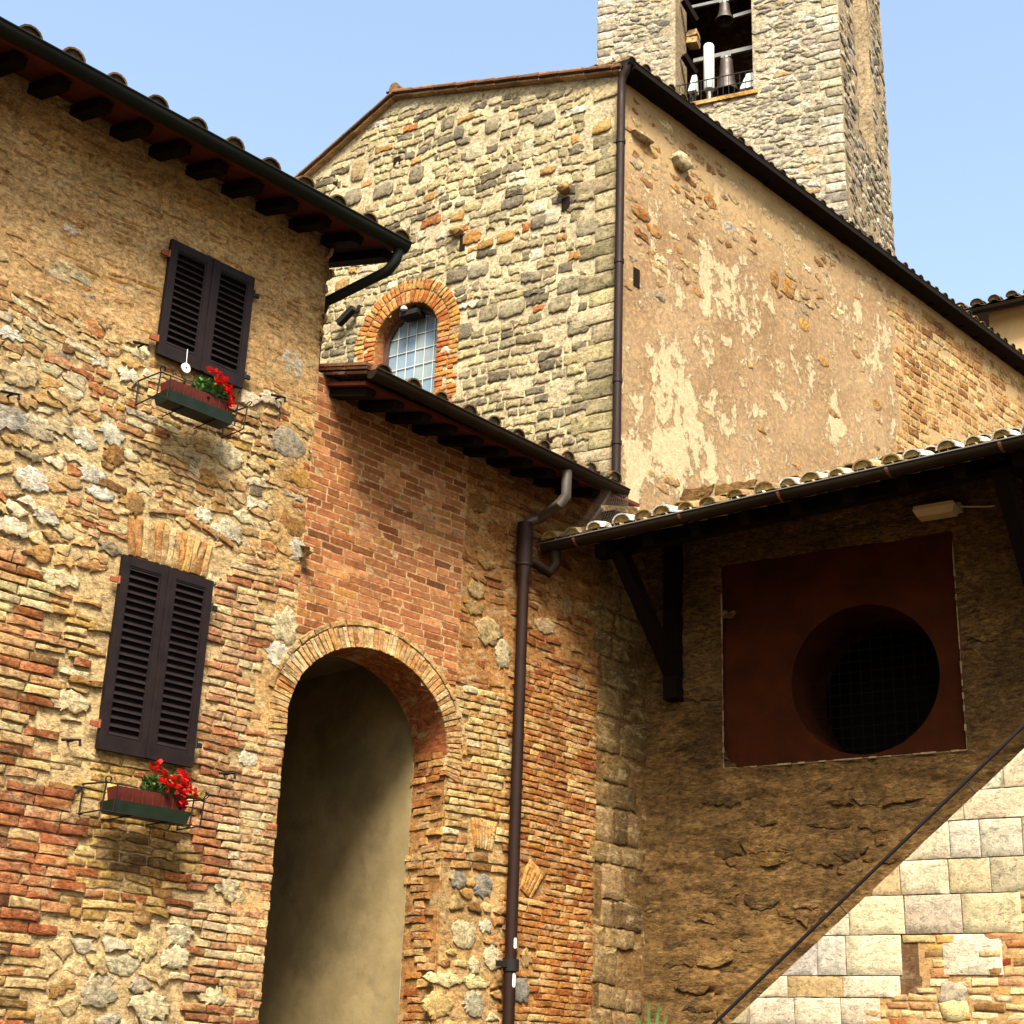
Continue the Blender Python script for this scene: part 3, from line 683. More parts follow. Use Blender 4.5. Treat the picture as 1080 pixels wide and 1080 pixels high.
# reveal of the arch: brick jamb facing left, underside, left jamb
WJ = W(WA.xy(ARC_U1), 134.5); dJ = -WJ.px(430, 900)[0]; dJ = min(max(dJ, .35), .9)
sJ = Stones(); bricks(sJ, (-dJ, 0, -.005, ARC_Z), lambda u, z: -dJ + .05 < u < -.03, (.062, .072), (.2, .28), .011, P_ORNG + [(2, (215, 165, 95))], (.004, .018), .02, .007, .004, lambda u, z, hw, hh: u - hw > -dJ - .03 and u + hw < .02, 21)
for i in range(0):
    pass
gJ = gridwall(-dJ, 0.0, 0, ARC_Z + .05, .05, lambda u, z: (fbm(u * 7, z * 7, 4, 2) - .5) * .01 - .008, flat(L((190, 135, 75), KB)), back=.02)
V, Fs, C = merge(gJ, sJ.arrays())                   # WJ local: x along +n_A (=> -y in WA), outward(-y) => -x in WA
V2 = np.column_stack([ARC_U1 + V[:, 1], -V[:, 0], V[:, 2]]); mesh('jamb', V2, Fs, M_wall, gate, col=C)
b = MB(); th = np.linspace(math.pi, 0, 25)
b.cur = tuple(L((190, 110, 60), KB)); V = []
for t in th:
    for y in np.linspace(.0, dJ, 5): V.append((ARC_C + ARC_A * math.cos(t), y, ARC_Z + ARC_B * math.sin(t)))
b.add(V, [(i*5+j, i*5+j+1, (i+1)*5+j+1, (i+1)*5+j) for i in range(24) for j in range(4)])
b.add([(ARC_U0, 0, 0), (ARC_U0, dJ, 0), (ARC_U0, dJ, ARC_Z), (ARC_U0, 0, ARC_Z)], [(0, 1, 2, 3)])
b.build('arch_underside', M_wall, gate, useC=True)
b = MB(); e = .03; zc = ARC_Z + ARC_B + .25; dp = 5.5    # plastered passage behind
uR = ARC_U1 + .004; uL = ARC_U0 - .3; NZ = 24
V = [(uR, dJ, 0), (uR, dp, 0), (uR, dp, zc), (uR, dJ, zc), (uL, dJ, 0), (uL, dp, 0), (uL, dp, zc), (uL, dJ, zc)]
b.add(V, [(0, 3, 2, 1), (4, 5, 6, 7), (1, 2, 6, 5), (3, 7, 6, 2)])
b.build('passage_wall', M_pass, gate)
b = MB(); b.add([(ARC_U0 - .3, dJ, ARC_Z - 4), (ARC_U0, dJ, ARC_Z - 4), (ARC_U0, dJ, zc), (ARC_U0 - .3, dJ, zc)], [(0, 1, 2, 3)])
V = [(ARC_C + ARC_A * math.cos(t), dJ, ARC_Z + ARC_B * math.sin(t)) for t in th]; V += [(v[0], dJ, zc) for v in V[:25]]
b.add(V, [(i, i + 1, 25 + i + 1, 25 + i) for i in range(24)]); b.build('passage_end', M_pass, gate)
# roof
uB0, uB1 = -2.40, .80
roofB, _ = roof_tiles(uB0 + .1, uB1 - .05, .60, zgB1 + .035, pB, 3.2, .33, 'B', M_tileE, gate, R=.095)
soffit(uB0, uB1 + .5, .54, zgB1 + .0, pB, 4.6, gate, M_soffit)
u = uB0 + .1
while u < uB1: rafter(u, .50, zgB1 - .036, pB, 1.1, gate, .11, .075); u += .33
b = MB()                                            # verge: edge tiles and board at the left end
for k, (h0, cc) in enumerate(((.05, (150, 104, 74)), (.015, (105, 62, 42)), (-.03, (70, 34, 24)))):
    b.cur = tuple(L(cc, .42))
    for s0 in np.arange(0, 2.2, .3):
        ct, st = math.cos(pB), math.sin(pB); b.bar((uB0 + .0, -.60 + s0 * ct, zgB1 + .08 + s0 * st + h0), (uB0 + .0, -.60 + (s0 + .285) * ct, zgB1 + .08 + (s0 + .285) * st + h0), .10 - .01 * k, .026)
b.build('verge', M_tile, gate, useC=True)
g = MB(); g.gutter((uB0 - .02, -.64, zgB1 + .06), (uB1 + .14, -.64, zgB1 - .0), .070); g.build('gutter', M_gutb, gate, smooth=True)
# big downpipe with its elbows
pipe = empty('rainwater_pipe', WA, label='thick dark brown downpipe running down the brick wall beside the porch corner', cat='downpipe')
tp = pxA(556, 556, .12); bt = pxA(540, 1010, .12)
g = MB(); u0 = .23 
ut, ub = pxA(554, 560, .1)[0], pxA(538, 1040, .1)[0]
zt_ = pxA(554, 552, .1)[1]
g.tube([(ut, -.1, zt_), (ut, -.1, zt_ - .1), (ut, -.1, zt_ - .42), (ut - .0, -.1, zt_ - .60), (ub, -.1, 0)], .06, 16, radii=[.078, .078, .078, .053, .053])
g.build('pipe', M_pipe, pipe, smooth=True)
g = MB(); zc_ = pxA(538, 1018, .1)[1]
g.lathe([(.053, -.05), (.072, -.05), (.072, .05), (.053, .05)], (ub, -.1, zc_), 16); g.box((ub - .17, -.12, zc_ - .02), (ub - .06, -.08, zc_ + .03)); g.build('pipe_clamp', M_iron, pipe, smooth=True)
g = MB(); g.lathe([(.080, -.012), (.084, 0), (.080, .012)], (ut, -.1, pxA(554, 597, .1)[1]), 16); g.build('pipe_joint', M_pipe, pipe)
for (y, hh) in ((995, .045), (1034, .06)):
    z = pxA(540, y, .1)[1]; g = MB(); V = []; 
    for j in range(5):
        an = -math.pi * .66 + j * .17
        for dz in (-hh, hh): V.append((ub + (.0555) * math.cos(an) , -.1 + (.0555) * math.sin(an), z + dz * (1 if j not in (0, 4) else .7)))
    g.add(V, [(2*j, 2*j+2, 2*j+3, 2*j+1) for j in range(4)]); g.build('sticker', M_white, pipe)
def wloc(w, pt):                                    # (u,out,z) of wall w -> local of WA
    p = w.xy(pt[0], pt[1]); q = p - WA.P; return (float(q @ WA.d), float(-(q @ WA.n)), pt[2])
g = MB(); ue, ze = pxA(596, 505, .6)
g.tube([(ue, -.62, zgB1 - .02), (ue, -.62, zgB1 - .30), (ue - .03, -.57, zgB1 - .38), (ut + .10, -.2, zt_ + .06), (ut + .02, -.12, zt_ + .02), (ut, -.1, zt_ - .05)], .052, 12)
g.build('elbow', plain('weathered_grey_zinc', (.045, .034, .026), .5, .4, .3, 8), pipe, smooth=True)
GE0, GE1 = WF.px(575, 577, 1.65), WF.px(1080, 464, 1.65)
slE = (GE1[1] - GE0[1]) / (GE1[0] - GE0[0])
def zE_(u): return GE0[1] + (u - GE0[0]) * slE
g = MB(); e0 = wloc(WF, (GE0[0] + .12, 1.65, GE0[1] - .06)); 
g.tube([e0, (e0[0], e0[1], e0[2] - .14), ((e0[0] * .8 + ut * .2), e0[1] * .8 - .02, e0[2] - .24), (ut + .12, -.1, zt_ - .36), (ut, -.1, zt_ - .40)], .052, 12)
g.build('elbow', M_gutb, pipe, smooth=True)

# ---------------------------------------------------------------- porch (F): dark wall under the wide roof
porch = empty('porch_building', WF, label='building with a deep lichen covered porch roof over a dark wall with a round opening', cat='building')
PN = (.87, 3.27, 2.94 + EYE, 5.05 + EYE); OC = (2.315, 3.72 + EYE, .735)
pE = math.radians(23); zF1 = zE_(2) + 1.65 * math.tan(pE) - .08
def sdfF(u, z): 
    dx = np.maximum(PN[0] - u, u - PN[1]); dz = np.maximum(PN[2] - z, z - PN[3]); return np.maximum(dx, dz)
sF = Stones()
inF = lambda u, z: sdfF(np.array(u), np.array(z)) > .14
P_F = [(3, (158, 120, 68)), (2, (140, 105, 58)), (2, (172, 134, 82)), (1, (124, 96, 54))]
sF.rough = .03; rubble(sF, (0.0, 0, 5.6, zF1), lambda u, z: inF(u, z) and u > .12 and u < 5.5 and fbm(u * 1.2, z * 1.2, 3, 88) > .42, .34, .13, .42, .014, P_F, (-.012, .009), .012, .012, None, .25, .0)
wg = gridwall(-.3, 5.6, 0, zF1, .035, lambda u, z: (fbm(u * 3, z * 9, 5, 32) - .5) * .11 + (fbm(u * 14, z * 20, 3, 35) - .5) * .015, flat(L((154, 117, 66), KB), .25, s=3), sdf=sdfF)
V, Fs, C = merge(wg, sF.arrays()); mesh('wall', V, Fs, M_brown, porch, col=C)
# red panel with the round hole
PN0 = PN; PN = (PN0[0] - .06, PN0[1] + .06, PN0[2] - .06, PN0[3] + .06)
b = MB(); n = 64; V = []; y = .05
for k in range(n):
    an = 2 * math.pi * k / n; c_, s_ = math.cos(an), math.sin(an); V.append((OC[0] + OC[2] * c_, y, OC[1] + OC[2] * s_))
for k in range(n):
    an = 2 * math.pi * k / n; c_, s_ = math.cos(an), math.sin(an)
    tx = ((PN[1] if c_ > 0 else PN[0]) - OC[0]) / (c_ if abs(c_) > 1e-6 else 1e-6); tz = ((PN[3] if s_ > 0 else PN[2]) - OC[1]) / (s_ if abs(s_) > 1e-6 else 1e-6)
    t = min(abs(tx), abs(tz)); V.append((OC[0] + t * c_, y, OC[1] + t * s_))
Fs = [(k, (k + 1) % n, n + (k + 1) % n, n + k) for k in range(n)]
cn = [(PN[0], y, PN[2]), (PN[1], y, PN[2]), (PN[1], y, PN[3]), (PN[0], y, PN[3])]
b0 = len(V); V += cn
for ci, c in enumerate(cn):
    an = math.atan2(c[2] - OC[1], c[0] - OC[0]) % (2 * math.pi); k = int(an / (2 * math.pi) * n); Fs.append((n + k, n + (k + 1) % n, b0 + ci))
b.add(V, Fs); pan = b.build('panel', M_panel, porch); PN = PN0
b = MB(); V = []
for yy in (y, .98):
    for k in range(n): an = 2 * math.pi * k / n; V.append((OC[0] + OC[2] * math.cos(an), yy, OC[1] + OC[2] * math.sin(an)))
b.add(V, [(k, n + k, n + (k + 1) % n, (k + 1) % n) for k in range(n)]); oc = b.build('round_opening', M_panel, porch)
b = MB(); V = [(OC[0] + (OC[2]+.1) * math.cos(2*math.pi*k/n), 1.6, OC[1] + (OC[2]+.1) * math.sin(2*math.pi*k/n)) for k in range(n)]
b.add(V, [tuple(range(n))]); V = []
for yy in (.98, 1.6):
    for k in range(n): an = 2 * math.pi * k / n; V.append((OC[0] + (OC[2] + .1) * math.cos(an), yy, OC[1] + (OC[2] + .1) * math.sin(an)))
b.add(V, [(k, n + k, n + (k + 1) % n, (k + 1) % n) for k in range(n)]); b.build('dark_room', M_black, oc)
b = MB()
for i in range(-6, 7):
    x = i * .11; hz = math.sqrt(max(0, OC[2]**2 - x * x)); b.bar((OC[0] + x, .60, OC[1] - hz), (OC[0] + x, .60, OC[1] + hz), .007, .007, (1, 0, 0)); b.bar((OC[0] - hz, .592, OC[1] + x), (OC[0] + hz, .592, OC[1] + x), .007, .007)
b.build('grille', M_black, oc)
b = MB(); t = .022
for i in range(34):                                 # broken pale edge around the panel
    for (p, q) in (((PN[0], PN[2]), (PN[0], PN[3] - .3)), ((PN[0], PN[2]), (PN[1], PN[2])), ((PN[1], PN[2]), (PN[1], PN[3] - .1))):
        f0, f1 = i / 34, (i + 1.0) / 34; p, q = np.array(p), np.array(q); a_ = p + (q - p) * f0; c_ = p + (q - p) * f1; ww = random.choice([.003, .004, .010, .013, .017])
        b.bar((a_[0], -.012, a_[1]), (c_[0], -.012 - random.uniform(0, .004), c_[1]), ww, ww, (0, 1, .01))
b.build('panel_edge', M_trim, pan)
# timber brackets
for ub_, zb in ((WF.px(709, 738, .1)[0], WF.px(709, 738, .1)[1]), (WF.px(709, 738, .1)[0] + 3.72, WF.px(709, 738, .1)[1] + .02)):
    b = MB(); b.box((ub_ - .075, -.16, zb), (ub_ + .075, .02, zF1 - .02)); 
    b.bar((ub_, -.10, zb + .28), (ub_, -1.30, zE_(ub_) - .02), .13, .15); b.bar((ub_, .0, zF1 - .14), (ub_, -1.5, zF1 - .48), .14, .15)
    b.build('bracket', M_wood, porch)
# roof over the porch
roofE, _ = roof_tiles(GE0[0] + .1, 5.9, 1.60, zE_(2.2) + .045, pE, 3.6, .235, 'E', M_tileE, porch, R=.092)
b = MB(); x = GE0[0]                                # mossy mortar bed under the first tiles
while x < 5.9:
    l = random.uniform(.1, .3); hh = random.uniform(.035, .06); b.cur = tuple(L(random.choice([(190, 140, 40), (150, 120, 70), (205, 160, 60), (120, 95, 55)]), .5))
    b.box((x, -1.60 - random.uniform(.0, .012), zE_(x) + .01), (x + l, -1.45, zE_(x) + .035 + hh)); x += l
b.build('mortar_bed', M_tileE, roofE, useC=True)
for v in roofE.children[0].data.vertices: pass
# follow the slight fall of the gutter
for v in roofE.data.vertices: v.co.z += (v.co.x - 2.2) * slE
sf = soffit(GE0[0], 5.9, 1.56, zE_(2.2) + .0, pE, 4.2, porch, M_wood)
for v in sf.data.vertices: v.co.z += (v.co.x - 2.2) * slE
u = GE0[0] + .55
while u < 5.8: rafter(u, 1.5, zE_(u) - .03, pE, 1.8, porch, .1, .12); u += .5
b = MB(); b.bar((.05, -1.15, zE_(0) + .05), (5.6, -1.15, zE_(5.6) + .05), .14, .16); b.build('beam', M_wood, porch)
b = MB(); b.box((GE0[0] + 1.0, .1, 0), (5.6, 3.9, zF1 - .05)); b.build('rear_block', M_brown, porch) if False else None
g = MB(); g.gutter((GE0[0], -1.68, zE_(GE0[0])), (5.9, -1.68, zE_(5.9)), .075); gut = g.build('gutter', M_gutb, porch, smooth=True)
b = MB(); b.tube([(GE0[0], -1.758, zE_(GE0[0]) + .0), (5.9, -1.758, zE_(5.9) + .0)], .007, 8); b.build('gutter_lip', M_steel, gut)
for (x, y) in ((607, 570), (718, 545), (822, 521), (936, 494), (1055, 467)):
    us = WF.px(x, y, 1.7)[0]; b = MB(); V = []
    for j in range(10):
        an = math.pi + math.pi * j / 9 * .97
        for du in (-.014, .014): V.append((us + du + j * .004, -1.68 + (.0785) * -math.cos(an) * -1, zE_(us) + (.0785) * 1.05 * math.sin(an)))
    b.add(V, [(2*j, 2*j+1, 2*j+3, 2*j+2) for j in range(9)]); b.build('gutter_strap', M_copper, gut)
# emergency light
lo = empty('bulkhead_light', WF, label='small ivory emergency light fixed high on the dark porch wall', cat='wall light')
uL0, zL0 = WF.px(984, 536, .3)
b = MB(); b.box((uL0 - .20, -.10, zL0 + .02), (uL0 + .20, .02, zL0 + .10)); b.build('mounting_plate', M_lamp, lo)
b = MB(); V = [(uL0 - .20, -.105, zL0 + .018), (uL0 + .20, -.105, zL0 + .018), (uL0 + .20, -.30, zL0 + .018), (uL0 - .20, -.30, zL0 + .018), (uL0 - .17, -.12, zL0 - .05), (uL0 + .17, -.12, zL0 - .05), (uL0 + .17, -.27, zL0 - .05), (uL0 - .17, -.27, zL0 - .05)]
b.add(V, [(0, 1, 2, 3), (4, 7, 6, 5), (0, 4, 5, 1), (1, 5, 6, 2), (2, 6, 7, 3), (3, 7, 4, 0)]); b.build('cover', M_lamp, lo)
b = MB(); b.box((uL0 - .19, -.30, zL0 + .02), (uL0 + .19, -.10, zL0 + .05)); b.tube([(uL0 + .2, -.1, zL0 + .05), (uL0 + .42, -.02, zL0 + .04), (uL0 + .5, .0, zL0 + .04)], .008, 6); b.build('cable', M_lamp, lo)

# ---------------------------------------------------------------- church body (C, D)
church = empty('church', WC, label='old stone church with a gable, an arched window and a patched rendered flank', cat='church')
rk = [WC.px(322, 190), WC.px(420, 104), WC.px(648, 80)]
RU, RZ = rk[1]; rk0 = rk[0]; sL = (RZ - rk0[1]) / (RU - rk0[0]); zc0 = rk[2][1]; sR_ = (RZ - zc0) / (0 - RU)
def topC(u): return RZ - (RU - u) * sL if u < RU else RZ - (u - RU) * sR_
WIN = dict(c=(WC.px(396, 400)[0] + WC.px(458, 400)[0]) / 2, r=.60, zs=WC.px(458, 362)[1], z0=WC.px(430, 430)[1] - .5)
WIN['c'] = -3.66; WIN['r'] = .60; ztop = WC.px(430, 320)[1]; WIN['zs'] = ztop - .60
def sdfC(u, z):
    x = u - WIN['c']; y = np.maximum(z - WIN['zs'], 0); d = np.sqrt(x * x + y * y) - WIN['r']; return np.maximum(d, WIN['z0'] - z)
sC = Stones()
BC = []
for q in [(482, 290, .42, .3, (118, 108, 90)), (505, 285, .4, .26, (150, 145, 125)), (439, 184, .3, .34, (122, 114, 98)), (404, 201, .44, .3, (130, 121, 104)), (540, 214, .42, .22, (112, 104, 92)), (487, 350, .44, .3, (116, 106, 88)), (460, 380, .0, .0, (0, 0, 0)),
          (635, 134, .34, .24, (205, 160, 75)), (498, 250, .36, .26, (205, 130, 50)), (533, 250, .34, .22, (205, 145, 60)), (512, 258, .3, .16, (180, 125, 55)), (482, 228, .28, .2, (200, 150, 75)), (578, 180, .3, .14, (190, 140, 75)), (568, 234, .3, .26, (120, 112, 95)),
          (583, 228, .3, .3, (240, 232, 205)), (568, 220, .3, .2, (240, 235, 210)), (500, 160, .34, .34, (240, 228, 190)), (575, 125, .4, .26, (150, 142, 120)), (520, 130, .3, .36, (170, 160, 130)), (600, 300, .4, .3, (150, 140, 115)), (590, 320, .4, .3, (165, 152, 120)), (610, 345, .4, .26, (150, 140, 112)),
          (620, 240, .4, .3, (165, 155, 128)), (640, 160, .3, .4, (150, 145, 120)), (472, 130, .26, .3, (120, 112, 95)), (484, 140, .2, .28, (110, 105, 92)), (361, 300, .3, .26, (200, 150, 80)), (470, 370, .26, .16, (240, 232, 208)), (540, 325, .5, .3, (178, 168, 135)), (515, 330, .36, .3, (160, 148, 115)), (485, 215, .2, .1, (150, 142, 120)),
          (372, 208, .4, .34, (150, 140, 118)), (378, 180, .3, .46, (200, 170, 120))]:
    if q[2] == 0: continue
    u, z = WC.px(q[0], q[1]); BC.append((u, z, q[2], q[3])); hw, hh = q[2] / 2 * .92, q[3] / 2 * .88; q = (*q[:4], tuple(np.array(q[4]) * .68 + np.array((200, 180, 135)) * .32))
    P = [(u - hw, z - hh * .8), (u - hw * .6, z - hh), (u + hw * .7, z - hh * .95), (u + hw, z - hh * .5), (u + hw * .95, z + hh * .8), (u + hw * .5, z + hh), (u - hw * .8, z + hh * .9), (u - hw, z + hh * .4)]
    sC.add(P, random.uniform(.012, .03), L(q[4], KB), .025, .008, 1, .008)
def keepC(u, z, hw, hh):
    if z + hh > topC(u) - .09 or u + hw > .02: return False
    d = math.hypot(u - WIN['c'], max(z - WIN['zs'], 0)); 
    if d < WIN['r'] + (.38 if z > WIN['zs'] - 1.2 else .30) + hw * .4 and z > WIN['z0'] - .2: return False
    for bu, bz, bw, bh in BC:
        if abs(u - bu) < bw * .42 + hw * .8 and abs(z - bz) < bh * .42 + hh * .8: return False
    return True
lowz = WC.px(500, 330)[1]
def zC(u, z): return 'low' if z < lowz + jag(u, z, .5, .6) - (.4 if u > -1.5 else 0) else 'up'
bricks(sC, (-8.2, 5, 0, 17.2), lambda u, z: zC(u, z) == 'up' and u < -.5, (.11, .20), (.14, .42), .030, P_CH, (.0, .020), .09, .022, .013, keepC, 33, .06, 1, .004, .3)
bricks(sC, (-8.2, 5, 0, 17.2), lambda u, z: zC(u, z) == 'low' and u < -.35, (.13, .21), (.20, .46), .030, P_CHG + P_CH[:4], (-.002, .022), .04, .025, .01, keepC, 31, .05, 1, .006, .25)
# quoins at the corner
z = 5.
k = 0
while z < topC(0) - .3:
    hh = random.uniform(.18, .30); l = (.62, .38)[k % 2] * random.uniform(.85, 1.15); col = pick(P_CHG + [(2, (205, 188, 145))])
    if not (abs(z - WC.px(635, 134)[1]) < .3): sC.add(rect(-l, z + .012, .012, z + hh - .012), random.uniform(.008, .022), col, .015, .007, 0, .003)
    z += hh; k += 1
# brick arch round the window: two rings
for (e0, e1, pal) in ((.0, .21, [(3, (225, 150, 70)), (2, (205, 115, 50)), (1, (235, 180, 100))]), (.225, .40, [(3, (228, 165, 85)), (2, (210, 130, 62)), (1, (236, 190, 115))])):
    th = math.pi
    while th > .0:
        r_m = WIN['r'] + e0; dth = .075 / r_m * (1 if e0 == 0 else 1)
        f = lambda t, e: (WIN['c'] + (WIN['r'] + e) * math.cos(t), WIN['zs'] + (WIN['r'] + e) * math.sin(t))
        t1 = th - dth * .80; sC.add([f(th, e0), f(th, e1), f(t1, e1), f(t1, e0)], random.uniform(.012, .024), pick(pal), .010, .005, 0, .002); th -= dth
    z = WIN['zs'] - .01
    while z > WIN['z0']:
        for sg in (-1, 1):
            a0, a1 = sorted((WIN['c'] + sg * (WIN['r'] + e0), WIN['c'] + sg * (WIN['r'] + e1 - (.0 if random.random() < .6 else .08))))
            sC.add(rect(a0, z - .065, a1, z), random.uniform(.008, .022), pick(pal), .010, .005, 0, .002)
        z -= .082
wg = gridwall(-8.2, 0, 3, 17, .07, lambda u, z: (fbm(u * 5, z * 5, 4, 42) - .5) * .014 - .009, flat(L((230, 211, 168), KB), .16), top=lambda u: topC(u) - .02, sdf=sdfC, back=.45)
V, Fs, C = merge(wg, sC.arrays()); mesh('gable_wall', V, Fs, M_church, church, col=C)
# protruding corbels under the putlog holes
for (x, y) in ((483, 246), (597, 201)):
    u, z = WC.px(x, y); s1 = Stones(); blob(s1, u, z, .20, .15, (200, 160, 100), .14, .02, .04); V, Fs, C = s1.arrays(); mesh('corbel_stone', V, Fs, M_church, church, col=C)
    
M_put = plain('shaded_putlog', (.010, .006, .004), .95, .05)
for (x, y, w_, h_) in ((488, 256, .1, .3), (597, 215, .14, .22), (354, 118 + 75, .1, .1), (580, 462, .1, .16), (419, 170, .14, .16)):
    u, z = WC.px(x, y); b = MB(); b.box((u - w_ / 2, -.012, z - h_ / 2), (u + w_ / 2, -.004, z + h_ / 2)); b.build('putlog_shade', M_put, church)  # thin near-black slab on the wall face, painted as the shade inside a putlog
# window: reveal, frame, panes
b = MB(); n = 22; O = [(WIN['c'] - WIN['r'], WIN['z0'])] + [(WIN['c'] - WIN['r'] * math.cos(math.pi * k / n), WIN['zs'] + WIN['r'] * math.sin(math.pi * k / n)) for k in range(n + 1)] + [(WIN['c'] + WIN['r'], WIN['z0'])]
m_ = len(O); V = [(p[0], yy, p[1]) for yy in (0, .16, .32, .45) for p in O]; b.cur = tuple(L((200, 130, 75), KB))
b.add(V, [(r * m_ + i, r * m_ + i + 1, (r + 1) * m_ + i + 1, (r + 1) * m_ + i) for r in range(3) for i in range(m_ - 1)]); b.build('window_reveal', M_wall, church, useC=True)
win = MB(); V = []
for yy, e in ((.22, 0), (.22, .085), (.29, .085), (.29, 0)):
    for p in O:
        dx, dz = p[0] - WIN['c'], max(0, p[1] - WIN['zs']); l = math.hypot(dx, dz); V.append((p[0] - dx / l * e, yy, p[1] - dz / l * e))
win.add(V, [(r * m_ + i, ((r + 1) % 4) * m_ + i, ((r + 1) % 4) * m_ + i + 1, r * m_ + i + 1) for r in range(4) for i in range(m_ - 1)])
wf = win.build('arched_window', M_frame, church)
# panes: a slightly irregular quilt of leaded quarries
b = MB(); rr = WIN['r'] - .08; cols = 6; cw = 2 * rr / cols; ch = .27
for i in range(cols):
    for k in range(0, 9):
        z0_, z1_ = WIN['z0'] + k * ch, WIN['z0'] + (k + 1) * ch
        poly = rect(WIN['c'] - rr + i * cw, z0_, WIN['c'] - rr + (i + 1) * cw, z1_)
        for t in np.linspace(0, math.pi, 19): poly = clip(poly, math.cos(t), math.sin(t), WIN['c'] * math.cos(t) + WIN['zs'] * math.sin(t) + rr) if len(poly) > 2 else poly
        if len(poly) < 3: continue
        b.cur = tuple(L(random.choice([(170, 198, 212), (158, 190, 210), (184, 202, 202), (168, 192, 198), (152, 180, 200), (182, 200, 190)]), .34))
        ty = random.uniform(-.004, .004); b.add([(p[0], .275 + ty * (j % 2), p[1]) for j, p in enumerate(poly)], [tuple(range(len(poly)))])
b.build('panes', M_glass, wf, useC=True)
b = MB()
for i in range(1, cols):
    x = -rr + i * cw; hz = math.sqrt(rr * rr - x * x); b.bar((WIN['c'] + x, .262, WIN['z0']), (WIN['c'] + x, .262, WIN['zs'] + hz), .008, .010, (1, 0, 0))
for k in range(1, 9):
    z = WIN['z0'] + k * ch; hx = rr if z < WIN['zs'] else math.sqrt(max(0, rr * rr - (z - WIN['zs'])**2))
    if hx > .05: b.bar((WIN['c'] - hx, .262, z), (WIN['c'] + hx, .262, z), .010, .010)
b.build('glazing_bars', M_lead, wf)
# spotlight in the window head
sp = empty('floodlight', WC, label='small black floodlight with a shiny lamp under the top of the church window arch', cat='floodlight')
u, z = WC.px(432, 331, -.1); u = WIN['c'] + .05; z = WIN['zs'] + WIN['r'] - .17
b = MB(); b.box((u - .2, -.02, z - .04), (u + .14, .2, z + .04)); b.bar((u, .1, z + .02), (u, .1, z + .2), .04, .04, (1, 0, 0)); b.build('housing', M_iron, sp)
b = MB(); b.lathe([(.0, .045), (.03, .04), (.05, .02), (.055, 0), (.05, -.02), (0, -.04)], (u - .10, -.04, z + .065), 14); b.build('lamp', M_white, sp, smooth=True)
u, z = WC.px(370, 333, .1); b = MB(); b.bar((u - .22, -.12, z - .1), (u + .1, -.16, z + .08), .1, .1); b.bar((u + .05, .0, z + .14), (u + .07, -.16, z + .02), .06, .06)
cm = empty('security_camera', WC, label='little black camera on a bracket left of the arched church window', cat='camera'); b.build('body', M_iron, cm); b = MB(); b.bar((u + .07, .03, z + .14), (u + .05, -.02, z + .14), .12, .12); b.build('mounting', M_iron, cm)
# verge of the gable: two courses of flat tiles, and a timber/mortar board
for nm, (p, q) in (('verge', ((RU, RZ), (.1, topC(.1)))), ('verge', ((RU - 4.2, topC(RU - 4.2)), (RU, RZ)))):
    b = MB(); p, q = np.array(p), np.array(q); Ln = np.linalg.norm(q - p); d_ = (q - p) / Ln; s0 = 0
    while s0 < Ln:
        l = random.uniform(.36, .5)
        for k, (h0, o_, cc) in enumerate(((.0, .10, (215, 175, 125)), (.045, .16, (128, 94, 68)), (.085, .13, (190, 140, 100)))):
            e_ = min(s0 + l - .012, Ln); a_ = p + d_ * s0; c_ = p + d_ * e_; b.cur = tuple(L(np.array(cc) * random.uniform(.8, 1.1), .45)); j = random.uniform(-.01, .01)
            b.bar((a_[0], -o_ / 2 + .1, a_[1] + h0 + j), (c_[0], -o_ / 2 + .1, c_[1] + h0 - j * .5 + .012), o_ + .2, .032)
        s0 += l
    b.build(nm, M_tile, church, useC=True)
b = MB(); 
for k in range(3): b.cur = tuple(tilecol('A')); b.tube([(RU - .02, -.12 + k * .4, RZ + .15), (RU - .02, .34 + k * .4, RZ + .17)], .1, 10)
b.build('ridge_tile', M_tile, church, useC=True, smooth=True)
# flank D
zD = WD.px(1080, 395)[1]; zDe = WD.px(660, 86)[1]; zD = (zD + zDe) / 2
def toC(V):                                        # WD local -> WC local
    V = np.asarray(V, float); P = WD.P + V[:, :1] * WD.d - V[:, 1:2] * WD.n; q = P - WC.P
    return np.column_stack([q @ WC.d, -(q @ WC.n), V[:, 2]])
LD = 17.
sD = Stones(); patch = []
for (x, y, rx, ry, a_) in [(690, 480, .8, .5, .30), (715, 440, .45, .8, .30), (745, 470, .3, .5, .28), (780, 410, .5, .6, .16), (880, 440, .4, .5, .26), (830, 420, .4, .4, .18), (760, 330, .7, .9, .20), (700, 300, .6, .8, .12), (800, 330, .6, .7, .14), (920, 360, .4, .9, .20), (960, 480, .4, .4, .22), (700, 400, .5, .6, .1), (735, 215, 1., 1., .06),
                           (850, 250, .8, .7, .12), (905, 330, .2, .35, .35), (860, 400, .2, .3, .2), (640, 540, 2, .6, .1), (665, 510, .3, .4, .3), (1040, 400, 1., .8, .2)]:
    u, z = WD.px(x, y); patch.append((u, z, rx, ry, a_))
def colD(u, z):
    r = np.full(u.shape, .40)
    for pu, pz, rx, ry, a_ in patch: r = r + a_ * .8 * np.exp(-((u - pu) / rx)**2 - ((z - pz) / ry)**2)
    topm = np.clip((z - (zD - 1.9 + u * .12)) / .8, 0, 1)       # rendering has gone near the eaves
    ur = WD.px(945, 420)[0]; topm = np.maximum(topm * np.clip((8 - u) / 3, 0, 1), np.clip((u - ur) / .3, 0, 1))
    return np.stack([r, topm * .8, 0 * r], -1)
wg = gridwall(0, LD, 3, zD, .1, lambda u, z: (fbm(u * 2, z * 2, 4, 52) - .5) * .03, colD, back=.4)
V, Fs, C = wg; mesh('flank_wall', toC(V), Fs, M_render, church, col=C)
def keepD(u, z, hw, hh):
    return z + hh < zD - .1 and u - hw > .14
